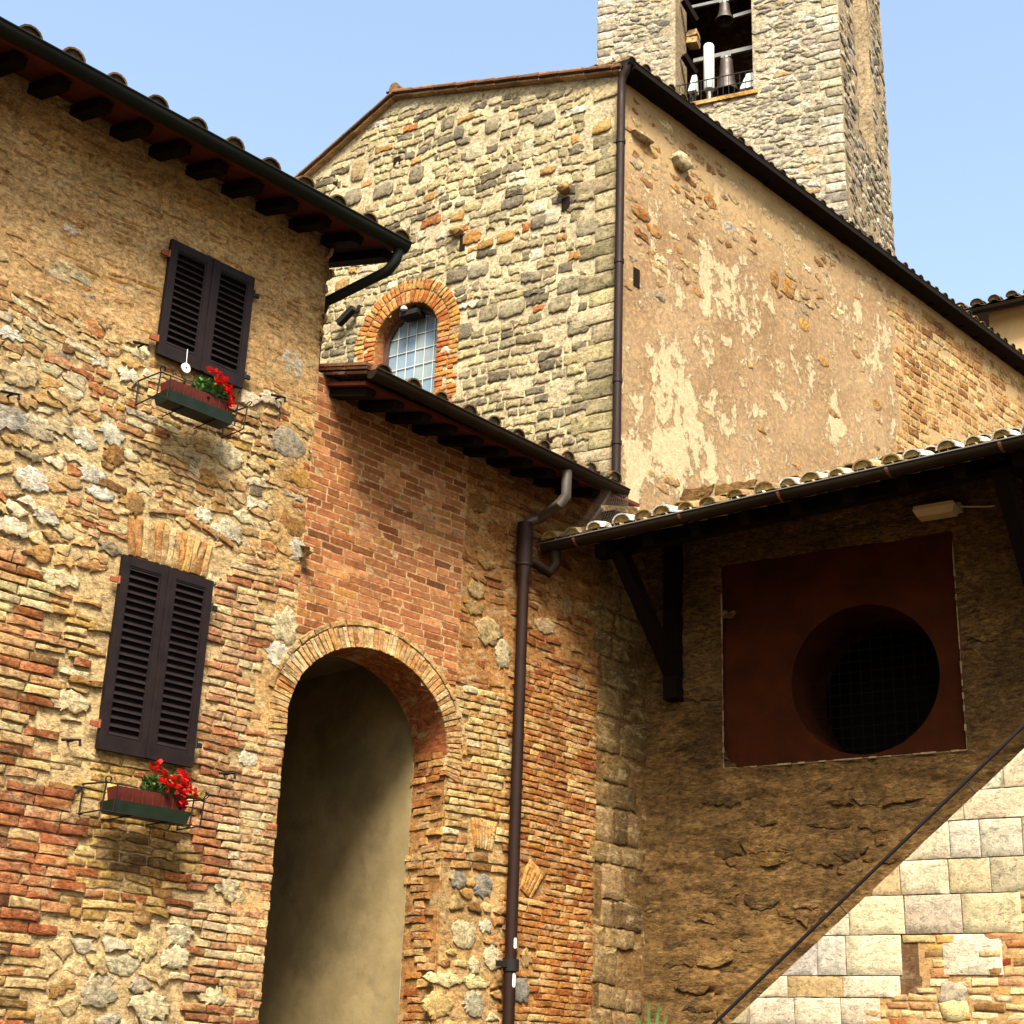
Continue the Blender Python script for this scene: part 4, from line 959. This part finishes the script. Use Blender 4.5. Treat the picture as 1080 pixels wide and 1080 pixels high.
P_D = [(3, (226, 194, 140)), (2, (205, 168, 114)), (1.2, (186, 136, 80)), (1.2, (240, 218, 170)), (1, (170, 150, 120)), (.8, (160, 110, 55))]
def inD(u, z):
    t = zD - z; lim = 1.6 + (fbm(u * .7, z * .7, 3, 61) - .5) * 3.4 + max(0, 2.4 - u * .6)
    return t < lim and u < 9.5 and fbm(u * 1.3, z * 1.3, 3, 66) > .32
rubble(sD, (.1, 8, 10, zD), inD, .34, .17, .42, .04, P_D, (-.006, .010), .014, .012, keepD, .12, .003, (.5, .98))
rubble(sD, (.1, 8, 10, zD), lambda u, z: not inD(u, z) and u < WD.px(940, 420)[0], .38, .2, .42, .05, [(2, (200, 156, 98)), (1, (225, 195, 140)), (1, (180, 136, 84))], (-.006, .006), .014, .010, keepD, .92, .006, (.5, .85))
ur = WD.px(945, 420)[0]
bricks(sD, (ur, 8, LD, zD), lambda u, z: u > ur, (.13, .2), (.22, .45), .03, [(3, (214, 165, 100)), (2, (196, 142, 82)), (2, (232, 195, 130)), (1, (170, 115, 58))], (.0, .016), .04, .018, .008, keepD, 71, .04, 1)
for (x, y, w_, h_, hh, cc) in ((716, 172, .34, .28, .13, (225, 205, 160)), (675, 146, .42, .1, .10, (225, 200, 150)), (750, 213, .3, .3, .02, (185, 130, 62)), (676, 225, .4, .22, .02, (180, 120, 55)), (832, 305, .3, .35, .02, (190, 135, 60)), (685, 160, .4, .18, .015, (205, 160, 90)),
                                (868, 381, .3, .2, .02, (205, 150, 75)), (925, 427, .3, .25, .012, (200, 145, 70)), (848, 343, .3, .25, .02, (215, 165, 80)), (690, 243, .3, .25, .02, (195, 140, 75)), (817, 294, .2, .35, .02, (175, 120, 60)), (770, 240, .3, .2, .012, (200, 190, 165))):
    u, z = WD.px(x, y); blob(sD, u, z, w_, h_, cc, hh if hh > .05 else hh * .4, .02 if hh > .05 else .003, .03 if hh > .05 else .012, 11, .008)
V, Fs, C = sD.arrays(); mesh('flank_stones', toC(V), Fs, M_church, church, col=C)
u, z = WD.px(671, 293); b = MB(); b.box((u - .07, -.012, z - .15), (u + .07, -.004, z + .15)); o = b.build('putlog_shade', bpy.data.materials['shaded_putlog'], church); V = toC([v.co for v in o.data.vertices])  # same dark slab on the flank: putlog shade put into the colour
for v, c in zip(o.data.vertices, V): v.co = c
# roof of the church
perp = -RU * math.sin(math.radians(78.5)); pD = math.atan2(RZ - zc0, perp)
def reloc(o, f):
    V = f([tuple(v.co) for v in o.data.vertices])
    for v, c in zip(o.data.vertices, V): v.co = c
eD = .20; zeD = zD + .08
ro, _ = roof_tiles(.05, LD, eD, zeD + .04, pD, 3.4, .30, 'A', M_tile, church, R=.10); reloc(ro, toC)
ro = soffit(-.05, LD, eD - .03, zeD, pD, perp + .5, church, M_wood, skew=-math.tan(math.radians(11.5))); reloc(ro, toC)
b = MB(); rA = WC.w(RU, 0, 0); d3 = np.array([*WD.d, 0]); # far slope
def lc(p): q = np.array(p[:2]) - WC.P; return (float(q @ WC.d), float(-(q @ WC.n)), p[2])
V = []
for h in (-.05, .0):
    for du, s_ in ((0, 0), (-4.2, 0), (-4.2, LD), (0, LD)):
        p = WC.P + WC.d * (RU + du) + WD.d * s_; V.append(lc((p[0], p[1], topC(RU + du) + .06 + h)))
b.add(V, [(0, 1, 2, 3), (7, 6, 5, 4), (0, 4, 5, 1), (1, 5, 6, 2), (2, 6, 7, 3), (3, 7, 4, 0)]); b.cur = tuple(tilecol('A')); b.C = [b.cur] * len(b.V); b.build('roof_slope', M_tile, church, useC=True)
g = MB(); g.gutter((-.12, -eD - .04, zeD + .0), (LD, -eD - .04, zeD - .0), .09); o = g.build('gutter', M_gutg, church, smooth=True); reloc(o, toC)
u = .2
while u < LD: o = rafter(u, eD - .06, zeD - .04, pD, .8, church, .11, .12); reloc(o, toC); u += .6
b = MB(); b.box((.0, -.34, zeD - .12), (LD, -.0, zeD - .05)); o = b.build('eave_board', M_wood, church); reloc(o, toC)
# corner downpipe
cp = empty('corner_downpipe', WC, label='slim brown downpipe down the corner of the stone church', cat='downpipe')
x0 = .10; yy = -.02
zt = zeD
up_ = WD.px(652, 300, .12)[0]; pt = toC([(up_, -eD - .04, zt - .05), (up_, -eD - .02, zt - .14), (up_, -.13, zt - .30)])
g = MB(); zz = WC.px(650, 520)[1]
g.tube([tuple(pt[0]), tuple(pt[1]), tuple(pt[1] * .5 + pt[2] * .5 + [0, 0, .02]), tuple(pt[2]), (pt[2][0], pt[2][1], zt - .6), (pt[2][0], pt[2][1], zz - 1.0)], .062, 14)
g.build('pipe', M_pipe, cp, smooth=True)
for y in (155, 280, 405, 470):
    z = WC.px(652, y)[1]; g = MB(); g.lathe([(.064, -.03), (.072, -.03), (.072, .03), (.064, .03)], (pt[2][0], pt[2][1], z), 14); g.build('pipe_joint', M_pipe, cp, smooth=True)

# ---------------------------------------------------------------- bell tower
tower = empty('bell_tower', WT, label='square rubble stone bell tower with tall belfry openings rising behind the church', cat='tower')
TWd = -WT.px(630, 40)[0]; TW2 = WT2.px(936, 140)[0]; TH = 33.
OL = (WT.px(712.5, 80)[0], WT.px(793.5, 50)[0], WT.px(750, 105)[1], 27.6)
def sdfT(u, z):
    c = (OL[0] + OL[1]) / 2; r = (OL[1] - OL[0]) / 2; zs = OL[3] - r; y = np.maximum(z - zs, 0); return np.maximum(np.sqrt((u - c)**2 + y * y) - r, OL[2] - z)
sT = Stones()
def keepT(sdf, a_, b_): return lambda u, z, hw, hh: float(sdf(np.array(u), np.array(z))) > hw * .8 and u - hw > a_ and u + hw < b_
rubble(sT, (-TWd, 10, 0, TH), lambda u, z: z < 29, .34, .15, .44, .022, P_TOW, (-.010, .014), .014, .014, keepT(sdfT, -TWd - .02, -.2), .06, .012, (.75, 1))
z = 10
while z < 29:                                         # long-and-short corner blocks
    for (a0, a1) in ((-TWd, -TWd + random.uniform(.3, .55)), (-random.uniform(.3, .55), 0)):
        sT.add(rect(a0, z + .01, a1, z + .22), random.uniform(.008, .022), pick(P_TOW), .02, .01, 0, .006)
    z += .24
wg = gridwall(-TWd, 0, 4, TH, .09, lambda u, z: (fbm(u * 4, z * 6, 4, 62) - .5) * .03 - .008, flat(L((214, 198, 164), KB), .2), sdf=sdfT, back=.2)
V, Fs, C = merge(wg, sT.arrays()); mesh('front_wall', V, Fs, M_tower, tower, col=C)
# right face
OR = (WT2.px(903, 60)[0], WT2.px(917, 60)[0], WT2.px(905, 132)[1], 31.)
def sdfT2(u, z): return np.maximum(np.maximum(OR[0] - u, u - OR[1]), np.maximum(OR[2] - z, z - OR[3]))
def toT(V): V = np.asarray(V, float); P = WT2.P + V[:, :1] * WT2.d - V[:, 1:2] * WT2.n; q = P - WT.P; return np.column_stack([q @ WT.d, -(q @ WT.n), V[:, 2]])
sT = Stones(); rubble(sT, (0, 12, TW2, TH), lambda u, z: z < 30, .4, .15, .44, .022, P_TOW, (-.008, .03), .02, .012, keepT(sdfT2, .0, TW2 + .03), .06, .012, (.75, 1))
wg = gridwall(0, TW2, 4, TH, .1, mortar_h(.05, 3, 72), flat(L((205, 180, 138), KB), .2), sdf=sdfT2, back=.2)
V, Fs, C = merge(wg, sT.arrays()); mesh('side_wall', toT(V), Fs, M_tower, tower, col=C)
cT = tuple(L((200, 175, 135), KB)); b = MB(); b.cur = cT          # reveals, thick walls, inner room and far openings
def strip(pts, y0, y1, f=None):
    V = [(p[0], y0, p[1]) for p in pts] + [(p[0], y1, p[1]) for p in pts]; n = len(pts)
    if f is not None: V = [tuple(v) for v in f(V)]
    b.add(V, [(i, i + 1, n + i + 1, n + i) for i in range(n - 1)])
c = (OL[0] + OL[1]) / 2; r = (OL[1] - OL[0]) / 2
O = [(OL[1], OL[2]), (OL[0], OL[2]), (OL[0], OL[3] - r)] + [(c - r * math.cos(t), OL[3] - r + r * math.sin(t)) for t in np.linspace(0, math.pi, 12)] + [(OL[1], OL[2])]
strip(O, -.0, .95)
strip([(OR[0], OR[2]), (OR[1], OR[2]), (OR[1], OR[3]), (OR[0], OR[3]), (OR[0], OR[2])], 0, .7, toT)
b.build('opening_reveal', M_tower, tower, useC=True)
b = MB(); b.cur = tuple(L((120, 75, 40), KB)); zr = OL[2] - .01; T_ = .95
def roomq(pts): b.add(pts, [(0, 1, 2, 3)])
x0, x1, y0, y1 = -TWd + .6, -.7, .95, 4.2
roomq([(x0, y0, zr), (x1, y0, zr), (x1, y1, zr), (x0, y1, zr)])
roomq([(x0, y1, zr), (x1, y1, zr), (x1, y1, TH), (x0, y1, TH)]); roomq([(x0, y0, zr), (x0, y1, zr), (x0, y1, TH), (x0, y0, TH)])
roomq([(x0, y0, TH - .3), (x1, y0, TH - .3), (x1, y1, TH - .3), (x0, y1, TH - .3)]); roomq([(x1, y1, zr), (x1, y0, zr), (x1, y0, TH), (x1, y1, TH)])
b.add([(x0, .95, zr), (OL[0], .95, zr), (OL[0], .95, TH), (x0, .95, TH), (OL[1], .95, zr), (x1, .95, zr), (x1, .95, TH), (OL[1], .95, TH)], [(0, 1, 2, 3), (4, 5, 6, 7)])
b.build('belfry_room', M_tower, tower, useC=True)
b = MB(); b.cur = cT                                 # back walls and top close the shaft
p = [np.array(q, float) for q in toT([(TW2, 0, 4), (TW2, 0, TH)])]
V = [(-TWd, 0, 4), (-TWd, 0, TH), (p[0][0] - TWd, p[0][1], 4), (p[0][0] - TWd, p[0][1], TH), tuple(p[0]), tuple(p[1]), (0, 0, TH)]
b.add(V, [(0, 1, 3, 2), (2, 3, 5, 4), (1, 6, 5, 3)]); b.build('rear_wall', M_tower, tower, useC=True)
# beams, bells, railing
def pT(x, y, off): return WT.px(x, y, off)
def beam(x0, y0, x1, y1, off, w_=.09):
    a_, c_ = pT(x0, y0, off), pT(x1, y1, off); b = MB(); b.bar((a_[0] - .1, -off, a_[1]), (c_[0] + .1, -off, c_[1]), w_, w_ * 1.3); return b.build('steel_beam', M_steel, tower)
beam(733, 7, 770, -1, -.75, .06); beam(778, 17, 796, 11, -.9, .07); beam(736, 64, 796, 50, -.75, .08)
def bell(x, ytop, ybot, wpx, off, label):
    (uc, zt1), (_, zb1) = pT(x, ytop, off), pT(x, ybot, off); r = abs(pT(x + wpx / 2, ybot, off)[0] - uc)
    o = empty('bell', None, None, label, 'bell', 'bells hanging in the belfry'); WT.place(o); h_ = zt1 - zb1
    b = MB(); b.lathe([(0, 0), (.30 * r, 0), (.52 * r, -.06 * h_), (.56 * r, -.2 * h_), (.62 * r, -.5 * h_), (.78 * r, -.78 * h_), (1.0 * r, -.97 * h_), (1.0 * r, -h_), (.93 * r, -h_), (.7 * r, -.76 * h_), (.5 * r, -.45 * h_), (.4 * r, -.1 * h_), (0, -.08 * h_)], (uc, -off, zt1), 28)
    b.build('bell_body', M_bronze, o, smooth=True)
    b = MB(); b.tube([(uc, -off, zt1 - .1 * h_), (uc, -off, zb1 + .02)], .018, 8); b.lathe([(0, .07), (.05, .05), (.07, 0), (.05, -.05), (0, -.07)], (uc, -off, zb1 + .03), 12); b.build('clapper', M_iron, o)
    b = MB(); b.bar((uc - .12, -off, zt1 + .09), (uc + .12, -off, zt1 + .09), .1, .14); b.tube([(uc, -off, zt1 - .02), (uc, -off, zt1 + .05)], .07, 10); b.build('headstock', M_steel, o)
bell(764, 4, 22, 20, -.75, 'small dark bell at the top of the belfry opening')
bell(766, 62, 98, 26, -.75, 'larger dark bronze bell behind the railing at the foot of the belfry opening')
wt_ = empty('antenna_tube', WT, label='tall white upright tube standing beside the lower bell', cat='antenna')
(u0, z1), (_, z0_) = pT(747.5, 48, -.4), pT(747.5, 95, -.4)
b = MB(); b.tube([(u0, .4, z0_), (u0, .4, z0_ + .02), (u0, .4, z1 - .03), (u0, .4, z1)], .12, 16, radii=[.115, .125, .125, .11]); b.build('tube', M_white, wt_, smooth=True)
b = MB(); b.tube([(u0, .4, OL[2] - .02), (u0, .4, z0_)], .05, 8); b.box((u0 - .15, .3, OL[2] - .01), (u0 + .15, .5, OL[2] + .03)); b.build('foot', M_steel, wt_)
for (x, yt, yb, ww, nm, lb) in ((731, 80, 98, .16, 'projector', 'small white floodlight at the left foot of the belfry opening'), (789, 78, 95, .30, 'projector', 'white floodlight at the right foot of the belfry opening')):
    (u0, z1), (_, z0_) = pT(x, yt, -.3), pT(x, yb, -.3); o = empty(nm, WT, label=lb, cat='floodlight')
    b = MB(); b.add([(u0 - ww * .6, .2, z0_), (u0 + ww * .6, .2, z0_), (u0 + ww * .6, .42, z0_), (u0 - ww * .6, .42, z0_), (u0 - ww * .1, .28, z1), (u0 + ww * .5, .28, z1), (u0 + ww * .5, .40, z1), (u0 - ww * .1, .40, z1)], [(0, 3, 2, 1), (4, 5, 6, 7), (0, 1, 5, 4), (1, 2, 6, 5), (2, 3, 7, 6), (3, 0, 4, 7)]); b.build('housing', M_white, o, smooth=True)
    b = MB(); b.bar((u0, .3, OL[2] - .01), (u0, .3, z0_), .06, .06, (1, 0, 0)); b.build('stand', M_iron, o)
b = MB(); ry = .08; zr0, zr1 = OL[2], OL[2] + .62
for zz in (zr1, zr1 - .28): b.bar((OL[0], ry, zz), (OL[1], ry, zz), .02, .02)
for i in range(14): x = OL[0] + (i + .5) * (OL[1] - OL[0]) / 14; b.bar((x, ry, zr0), (x, ry, zr1), .012, .012, (1, 0, 0))
b.build('railing', M_iron, tower)
b = MB(); b.cur = tuple(L((215, 165, 95), KB)); b.box((OL[0] - .05, -.06, OL[2] - .1), (OL[1] + .1, .2, OL[2] - .0)); b.build('sill', M_tower, tower, useC=True)
for (x0_, y0_, x1_, y1_) in ((721, 0, 734, 22), (721, 58, 733, 78)):
    a_, c_ = pT(x0_, y0_, -.35), pT(x1_, y1_, -.75); b = MB(); b.bar((a_[0], .35, a_[1]), (c_[0], .75, c_[1]), .12, .16); b.build('timber_brace', M_wood, tower)
(u0, z0_), = [pT(729, 38, -.8)]; s1 = Stones()
for k in range(2): 
    b = MB(); b.cur = tuple(L((225, 185, 130), KB)); b.box((u0 - .12, .80, z0_ - .17 + k * .2), (u0 + .14, 1.1, z0_ - .02 + k * .2), Matrix.Rotation(.12 * (1 - 2 * k), 3, 'Y'), (u0, .9, z0_ - .1 + k * .2)); b.build('corbel', M_tower, tower, useC=True)

# ---------------------------------------------------------------- stone stair wall, bottom right
stair = empty('stair_wall', WF, label='pale travertine and brick side wall of a staircase climbing to the right', cat='stair wall')
SO = 2.5
A0, A1 = WF.px(770, 1080, SO), WF.px(1080, 790, SO); sS = (A1[1] - A0[1]) / (A1[0] - A0[0])
def topS(u): return A0[1] + (u - A0[0]) * sS
uS0 = A0[0] - A0[1] / sS; uS1 = 6.4
sS_ = Stones()
rows = []
ys = [(770, 1080), (0, 0)]
def courses(): 
    # bed joints read off the photograph along the right part, in metres
    px = [(1000, 760), (1000, 792), (1000, 835), (1000, 866), (1000, 906), (1000, 943), (1000, 985), (1000, 1029), (1000, 1053), (1000, 1084)]
    return [WF.px(x, y, SO)[1] for x, y in px]
zs = courses(); zlow = zs[-1]
while zlow > 0: zlow -= random.uniform(.2, .3); zs.append(zlow)
zhi = zs[0]
while zhi < 5: zhi += random.uniform(.2, .3); zs.insert(0, zhi)
bnd = [WF.px(x, y, SO) for x, y in ((1078, 940), (1058, 944), (1057, 985), (1000, 988), (968, 990), (968, 1030), (917, 1050), (917, 1080))]
def brickzone(u, z):
    if z > bnd[0][1]: return False
    if z > bnd[2][1]: return u > bnd[1][0]
    if z > bnd[5][1]: return (u > bnd[4][0] and u < WF.px(998, 1000, SO)[0]) or u > WF.px(1031, 1000, SO)[0]
    if z > bnd[6][1]: return u > WF.px(973, 1040, SO)[0]
    return u > bnd[6][0]
for k in range(len(zs) - 1):
    z1, z0_ = zs[k], zs[k + 1]; u = uS0 - .3 + random.random() * .2
    while u < uS1:
        l = random.choice([.22, .3, .36, .42, .5]) * (1 if z1 - z0_ > .17 else 1.2); split = (z1 - z0_ > .3 and random.random() < .45)
        for (a0, a1) in ([(z0_, (z0_ + z1) / 2), ((z0_ + z1) / 2, z1)] if split else [(z0_, z1)]):
            cz = (a0 + a1) / 2
            if brickzone(u + l / 2, (z0_ + z1) / 2): continue
            poly = rect(u + .003, a0 + .003, u + l - .003, a1 - .003)
            nx, nz = -sS, 1.; poly = clip(poly, nx, nz, A0[1] - sS * A0[0])
            if len(poly) >= 3: 
                P = np.array(poly)
                if np.ptp(P[:, 0]) > .04 and np.ptp(P[:, 1]) > .03: sS_.add(poly, random.uniform(.010, .015), pick(P_TRV) * .86, .006, .0012, 0, .0005)
        u += l
inB = lambda u, z: brickzone(u, z) and z < topS(u) - .05
rubble(sS_, (3.0, 0, uS1, 2.4 + EYE), lambda u, z: inB(u, z) and fbm(u * 2, z * 2, 2, 90) > .5 and u > bnd[3][0], .2, .12, .4, .014, P_RUB + [(2, (200, 140, 84))], (.008, .024), .012, .008, None, .0)
bricks(sS_, (3.0, 0, uS1, 2.4 + EYE), lambda u, z: inB(u, z) and not (fbm(u * 2, z * 2, 2, 90) > .5 and u > bnd[3][0]), (.05, .07), (.12, .25), .012, P_MIX + [(1, (150, 60, 30))], (.0, .016), .02, .008, .004, None, 91)
u, z = WF.px(1007, 1065, SO); blob(sS_, u, z, .19, .19, (236, 214, 150), .02)
V, Fs, C = sS_.arrays(); mesh('stonework', V - np.array([0, SO, 0]), Fs, M_trav, stair, col=C)
b = MB(); cs = []
dpth = 1.3
V = [(uS0, -SO, 0), (uS1, -SO, 0), (uS1, -SO, topS(uS1)), (uS0, -SO + dpth, 0), (uS1, -SO + dpth, 0), (uS1, -SO + dpth, topS(uS1))]
b.cur = tuple(L((120, 88, 56), .4)); b.add(V, [(0, 1, 2), (3, 5, 4), (0, 2, 5, 3), (1, 4, 5, 2), (0, 3, 4, 1)]); b.build('core', M_trav, stair, useC=True)
b = MB(); b.cur = tuple(L((205, 162, 105), .42))   # mortar bed of the brick patch
for (x0, x1, z0_, z1_) in ((bnd[1][0], uS1, bnd[2][1], bnd[0][1]), (bnd[4][0], uS1, bnd[5][1], bnd[2][1]), (WF.px(973, 1040, SO)[0], uS1, bnd[6][1], bnd[5][1]), (bnd[6][0], uS1, 0, bnd[6][1])):
    b.box((x0, -SO - .0035, z0_), (x1, -SO + .05, z1_))
b.build('patch_mortar', M_trav, stair, useC=True)
hr = empty('handrail', WF, label='thin dark metal handrail sloping up along the top of the pale stair wall', cat='handrail')
RO = SO - .06
R0, R1 = WF.px(755, 1078, RO), WF.px(1080, 765, RO); sr = (R1[1] - R0[1]) / (R1[0] - R0[0])
b = MB(); b.tube([(R0[0] - .6, -RO, R0[1] - .6 * sr), (R1[0] + 1.2, -RO, R1[1] + 1.2 * sr)], .014, 8); b.build('rail', M_iron, hr, smooth=True)
for (x, y) in ((760, 1073), (886, 955), (1019, 826)):
    u, z = WF.px(x, y, RO); nrm = np.array([-sS, 1]) / math.hypot(1, sS); l = .2; b = MB(); b.tube([(u, -RO, z), (u - nrm[0] * l, -RO, z - nrm[1] * l)], .006, 6); b.build('post', M_iron, hr)

# ---------------------------------------------------------------- building beyond, far right
far = W(ray(1024, 400)[:2] / ray(1024, 400)[1] * 33, 123); fb = empty('far_house', far, label='cream plastered house with a tiled eave just showing beyond the church roof', cat='house')
zg = far.px(1060, 331)[1]; b = MB(); b.box((.55, 0, 0), (8, 6, zg + .12)); b.build('wall', M_cream, fb)
roof_tiles(-.0, 8, .5, zg + .12, math.radians(17), 3.2, .42, 'A', M_tile, fb, R=.15)
soffit(-.05, 8, .45, zg + .08, math.radians(17), 4, fb, M_soffit)
g = MB(); g.gutter((.0, -.5, zg), (8, -.5, zg + .02), .1); g.build('gutter', M_gutb, fb, smooth=True)

# ---------------------------------------------------------------- window planters
def planter(uc, zc, wd_, label, fl, hang=True):
    o = empty('window_planter', WA, label=label, cat='planter', group='planters below the shuttered windows')
    y0, y1 = -.30, -.13; x0, x1 = uc - wd_ / 2, uc + wd_ / 2
    b = MB(); V = []
    def trough(b, x0, x1, y0, y1, z0, z1, tp, th=.006):
        V = [(x0 + tp, y0 + tp, z0), (x1 - tp, y0 + tp, z0), (x1 - tp, y1 - tp, z0), (x0 + tp, y1 - tp, z0), (x0, y0, z1), (x1, y0, z1), (x1, y1, z1), (x0, y1, z1), (x0 + th, y0 + th, z1), (x1 - th, y0 + th, z1), (x1 - th, y1 - th, z1), (x0 + th, y1 - th, z1), (x0 + th + tp, y0 + th + tp, z0 + th), (x1 - th - tp, y0 + th + tp, z0 + th), (x1 - th - tp, y1 - th - tp, z0 + th), (x0 + th + tp, y1 - th - tp, z0 + th)]
        b.add(V, [(0, 3, 2, 1), (0, 1, 5, 4), (1, 2, 6, 5), (2, 3, 7, 6), (3, 0, 4, 7), (4, 5, 9, 8), (5, 6, 10, 9), (6, 7, 11, 10), (7, 4, 8, 11), (8, 9, 13, 12), (9, 10, 14, 13), (10, 11, 15, 14), (11, 8, 12, 15), (12, 13, 14, 15)])
    trough(b, x0 + .03, x1 - .03, y0 + .01, y1 - .01, zc - .06, zc + .085, .02)
    for i in range(7): x = x0 + .07 + i * (wd_ - .14) / 6; b.box((x - .006, y0 + .006, zc - .03), (x + .006, y0 + .02, zc + .07))
    b.build('trough', M_pot, o)
    b = MB(); trough(b, x0, x1, y0 - .015, y1 + .015, zc - .10, zc - .015, .018); b.build('drip_tray', M_tray, o)
    b = MB(); X0, X1, Y0 = x0 - .09, x1 + .09, y0 - .03
    zt, zb = zc + .085, zc - .105
    b.tube([(X0, -.0, zt + .02), (X0, Y0, zt), (X1, Y0, zt), (X1, -.0, zt + .02)], .007, 6); b.tube([(X0, -.02, zb), (X0, Y0 + .02, zb), (X1, Y0 + .02, zb), (X1, -.02, zb)], .006, 6)
    for x in (X0, X0 + .09, X1 - .09, X1): b.tube([(x, Y0, zt), (x, Y0 + .02, zb)], .006, 6)
    for x in (X0, X1): b.tube([(x, -.02, zt), (x, -.02, zb)], .006, 6)
    for x in (uc - .15, uc + .15): b.tube([(x, Y0 + .02, zb), (x, 0, zb)], .005, 6)
    for x, s_ in ((X0, -1), (X1, 1)):
        b.tube([(x, Y0, zt)] + [(x + s_ * .02 * math.sin(t) , Y0 - .02 + .02 * math.cos(t), zt + .02 + .018 * math.sin(t - 1)) for t in np.linspace(0, 5, 8)], .005, 6)
        b.tube([(x, .0, zt + .02), (x + s_ * .05, -.02, zt - .06)], .007, 6)
    b.build('iron_holder', M_iron, o)
    pl = MB(); cx = uc + wd_ * .22
    for i in range(380):
        t = random.random() * 6.28; rr = random.random() ** .5 * wd_ * .28; p = Vector((cx + rr * math.cos(t) * 1.0, (y0 + y1) / 2 + rr * .4 * math.sin(t), zc + .06 + random.random() * .2 * (1 - (rr / (wd_ * .3)) ** 2 * .6)))
        d = Vector((random.uniform(-1, 1), random.uniform(-1, .4), random.uniform(-.2, 1))).normalized(); sx = d.cross(Vector((0, 0, 1))).normalized() * .02; ln = random.uniform(.04, .07)
        pl.add([p, p + d * ln * .5 + sx, p + d * ln, p + d * ln * .5 - sx], [(0, 1, 2, 3)])
    for i in range(26):
        t = random.random() * 6.28; p = (cx + .1 * math.cos(t), (y0 + y1) / 2 + .03 * math.sin(t), zc + .04); pl.tube([p, (p[0] + random.uniform(-.08, .08), p[1] + random.uniform(-.05, .03), p[2] + random.uniform(.08, .2))], .003, 4)
    pl.build('foliage', M_leaf, o)
    for (fx, fz) in fl:
        fbm_ = MB(); c = Vector((uc + fx, y0 - .02 + random.uniform(-.02, .05), zc + fz))
        for i in range(11):
            d = Vector((random.uniform(-1, 1), random.uniform(-1, .3), random.uniform(-.8, 1))).normalized(); s1 = d.cross(Vector((.3, .2, 1))).normalized() * .019; ln = random.uniform(.028, .046)
            p = c + d * .006; fbm_.add([p, p + d * ln * .6 + s1, p + d * ln + s1 * .3, p + d * ln - s1 * .3, p + d * ln * .6 - s1], [(0, 1, 2, 3, 4)])
        fbm_.build('flower', M_red, o)
    return o
uc, zc = pxA(205, 426, .2); planter(uc, zc, .64, 'window planter with a few red flowers under the upper shutters', [(.05, .28), (.10, .26), (.17, .24), (.22, .19), (.25, .13), (.27, .05), (.13, .18), (.2, .15)])
uc, zc = pxA(153, 849, .2); planter(uc, zc, .64, 'window planter full of bright red flowers under the lower shutters', [(-.03, .24), (.02, .28), (.07, .22), (.13, .19), (.19, .24), (.24, .22), (.21, .17), (.1, .13), (.27, .15), (.24, .10), (.3, .12), (.23, .06), (.28, .20), (.26, .03), (.06, .16), (.17, .13)])
# hanging disc
u, z = pxA(196, 388, .08); dk = empty('hanging_disc', WA, label='small white disc hanging on a string below the upper shutters', cat='ornament')
b = MB(); b.tube([(u, -.085, z), (u, -.073, z)], .042, 18); b.build('disc', M_white, dk); b = MB(); b.tube([(u, -.079, z + .04), (u, -.07, z + .17)], .0035, 5); b.build('string', M_white, dk); b = MB(); b.tube([(u, -.088, z), (u, -.086, z)], .008, 8); b.build('centre', M_iron, dk)

# ---------------------------------------------------------------- bird netting between the gutters
b = MB(); c0 = Vector((*WA.w(.62, .66, zgB1 - .03),)); c1 = Vector((*WA.w(uB1 + .16, .66, zgB1 - .03),)); 
d0 = Vector(WF.w(GE0[0] + .05, 1.66, zE_(GE0[0]) + .05)); d1 = Vector(WF.w(GE0[0] + 1.0, 1.66, zE_(GE0[0] + 1) + .07))
NU, NV = 24, 14
def np_(i, j):
    s_, t = i / NU, j / NV; p = (c0 * (1 - s_) + c1 * s_) * (1 - t) + (d0 * (1 - s_) + d1 * s_) * t
    return tuple(p + Vector((.02 * math.sin(s_ * 9 + t * 4), -.03 * math.sin(t * 3.14), -.10 * math.sin(math.pi * t) * (1 + .3 * math.sin(s_ * 7)))))
for i in range(NU + 1): b.tube([np_(i, j) for j in range(NV + 1)], .0022, 3, False)
for j in range(NV + 1): b.tube([np_(i, j) for i in range(NU + 1)], .0022, 3, False)
o = b.build('bird_net', M_net); tag(o, 'dark bird netting stretched between the two gutters above the downpipe', 'netting')

# ---------------------------------------------------------------- yucca in a pot by the corner
yp = empty('potted_yucca', None, None, 'spiky green plant whose leaf tips show at the foot of the porch corner', 'plant'); 
u, z = WF.px(687, 1090, .6); q = WF.w(u, .6, 0); yp.location = q
b = MB(); b.lathe([(0, 0), (.2, 0), (.28, .45), (.31, .46), (.31, .5), (.27, .5), (.26, .44), (0, .44)], (0, 0, 0), 24); b.build('pot', M_pot, yp, smooth=True)
b = MB(); zt = z - .25; b.tube([(0, 0, .4), (.02, 0, zt * .6), (0, 0, zt)], .05, 10, radii=[.06, .05, .045]); b.build('trunk', M_wood, yp, smooth=True)
def blade(b, d, ln, w_):
    d = Vector(d).normalized(); s_ = d.cross(Vector((0, -1, .2))).normalized(); V = []; 
    for k in range(7):
        t = k / 6; c = Vector((0, 0, zt)) + d * ln * t + Vector((0, 0, -.12 * t * t * (1 - d.z))); ww = w_ * (1 - t) ** .6 * (.6 + .4 * min(1, t * 4))
        V += [c - s_ * ww, c + Vector((0, .006, -.006)), c + s_ * ww]
    b.add(V, [(3*k+j, 3*k+j+1, 3*k+j+4, 3*k+j+3) for k in range(6) for j in (0, 1)])
b = MB(); blade(b, (-.06, 0, 1), .56, .026); blade(b, (.14, 0, 1), .56, .024); blade(b, (.34, 0, 1), .50, .02); blade(b, (-.3, 0, 1), .46, .02)
for i in range(26): t = i * 2.4; e = random.uniform(.2, .75); blade(b, (math.cos(t), math.sin(t), e), random.uniform(.3, .42), .018)
b.build('leaves', M_yucca, yp)
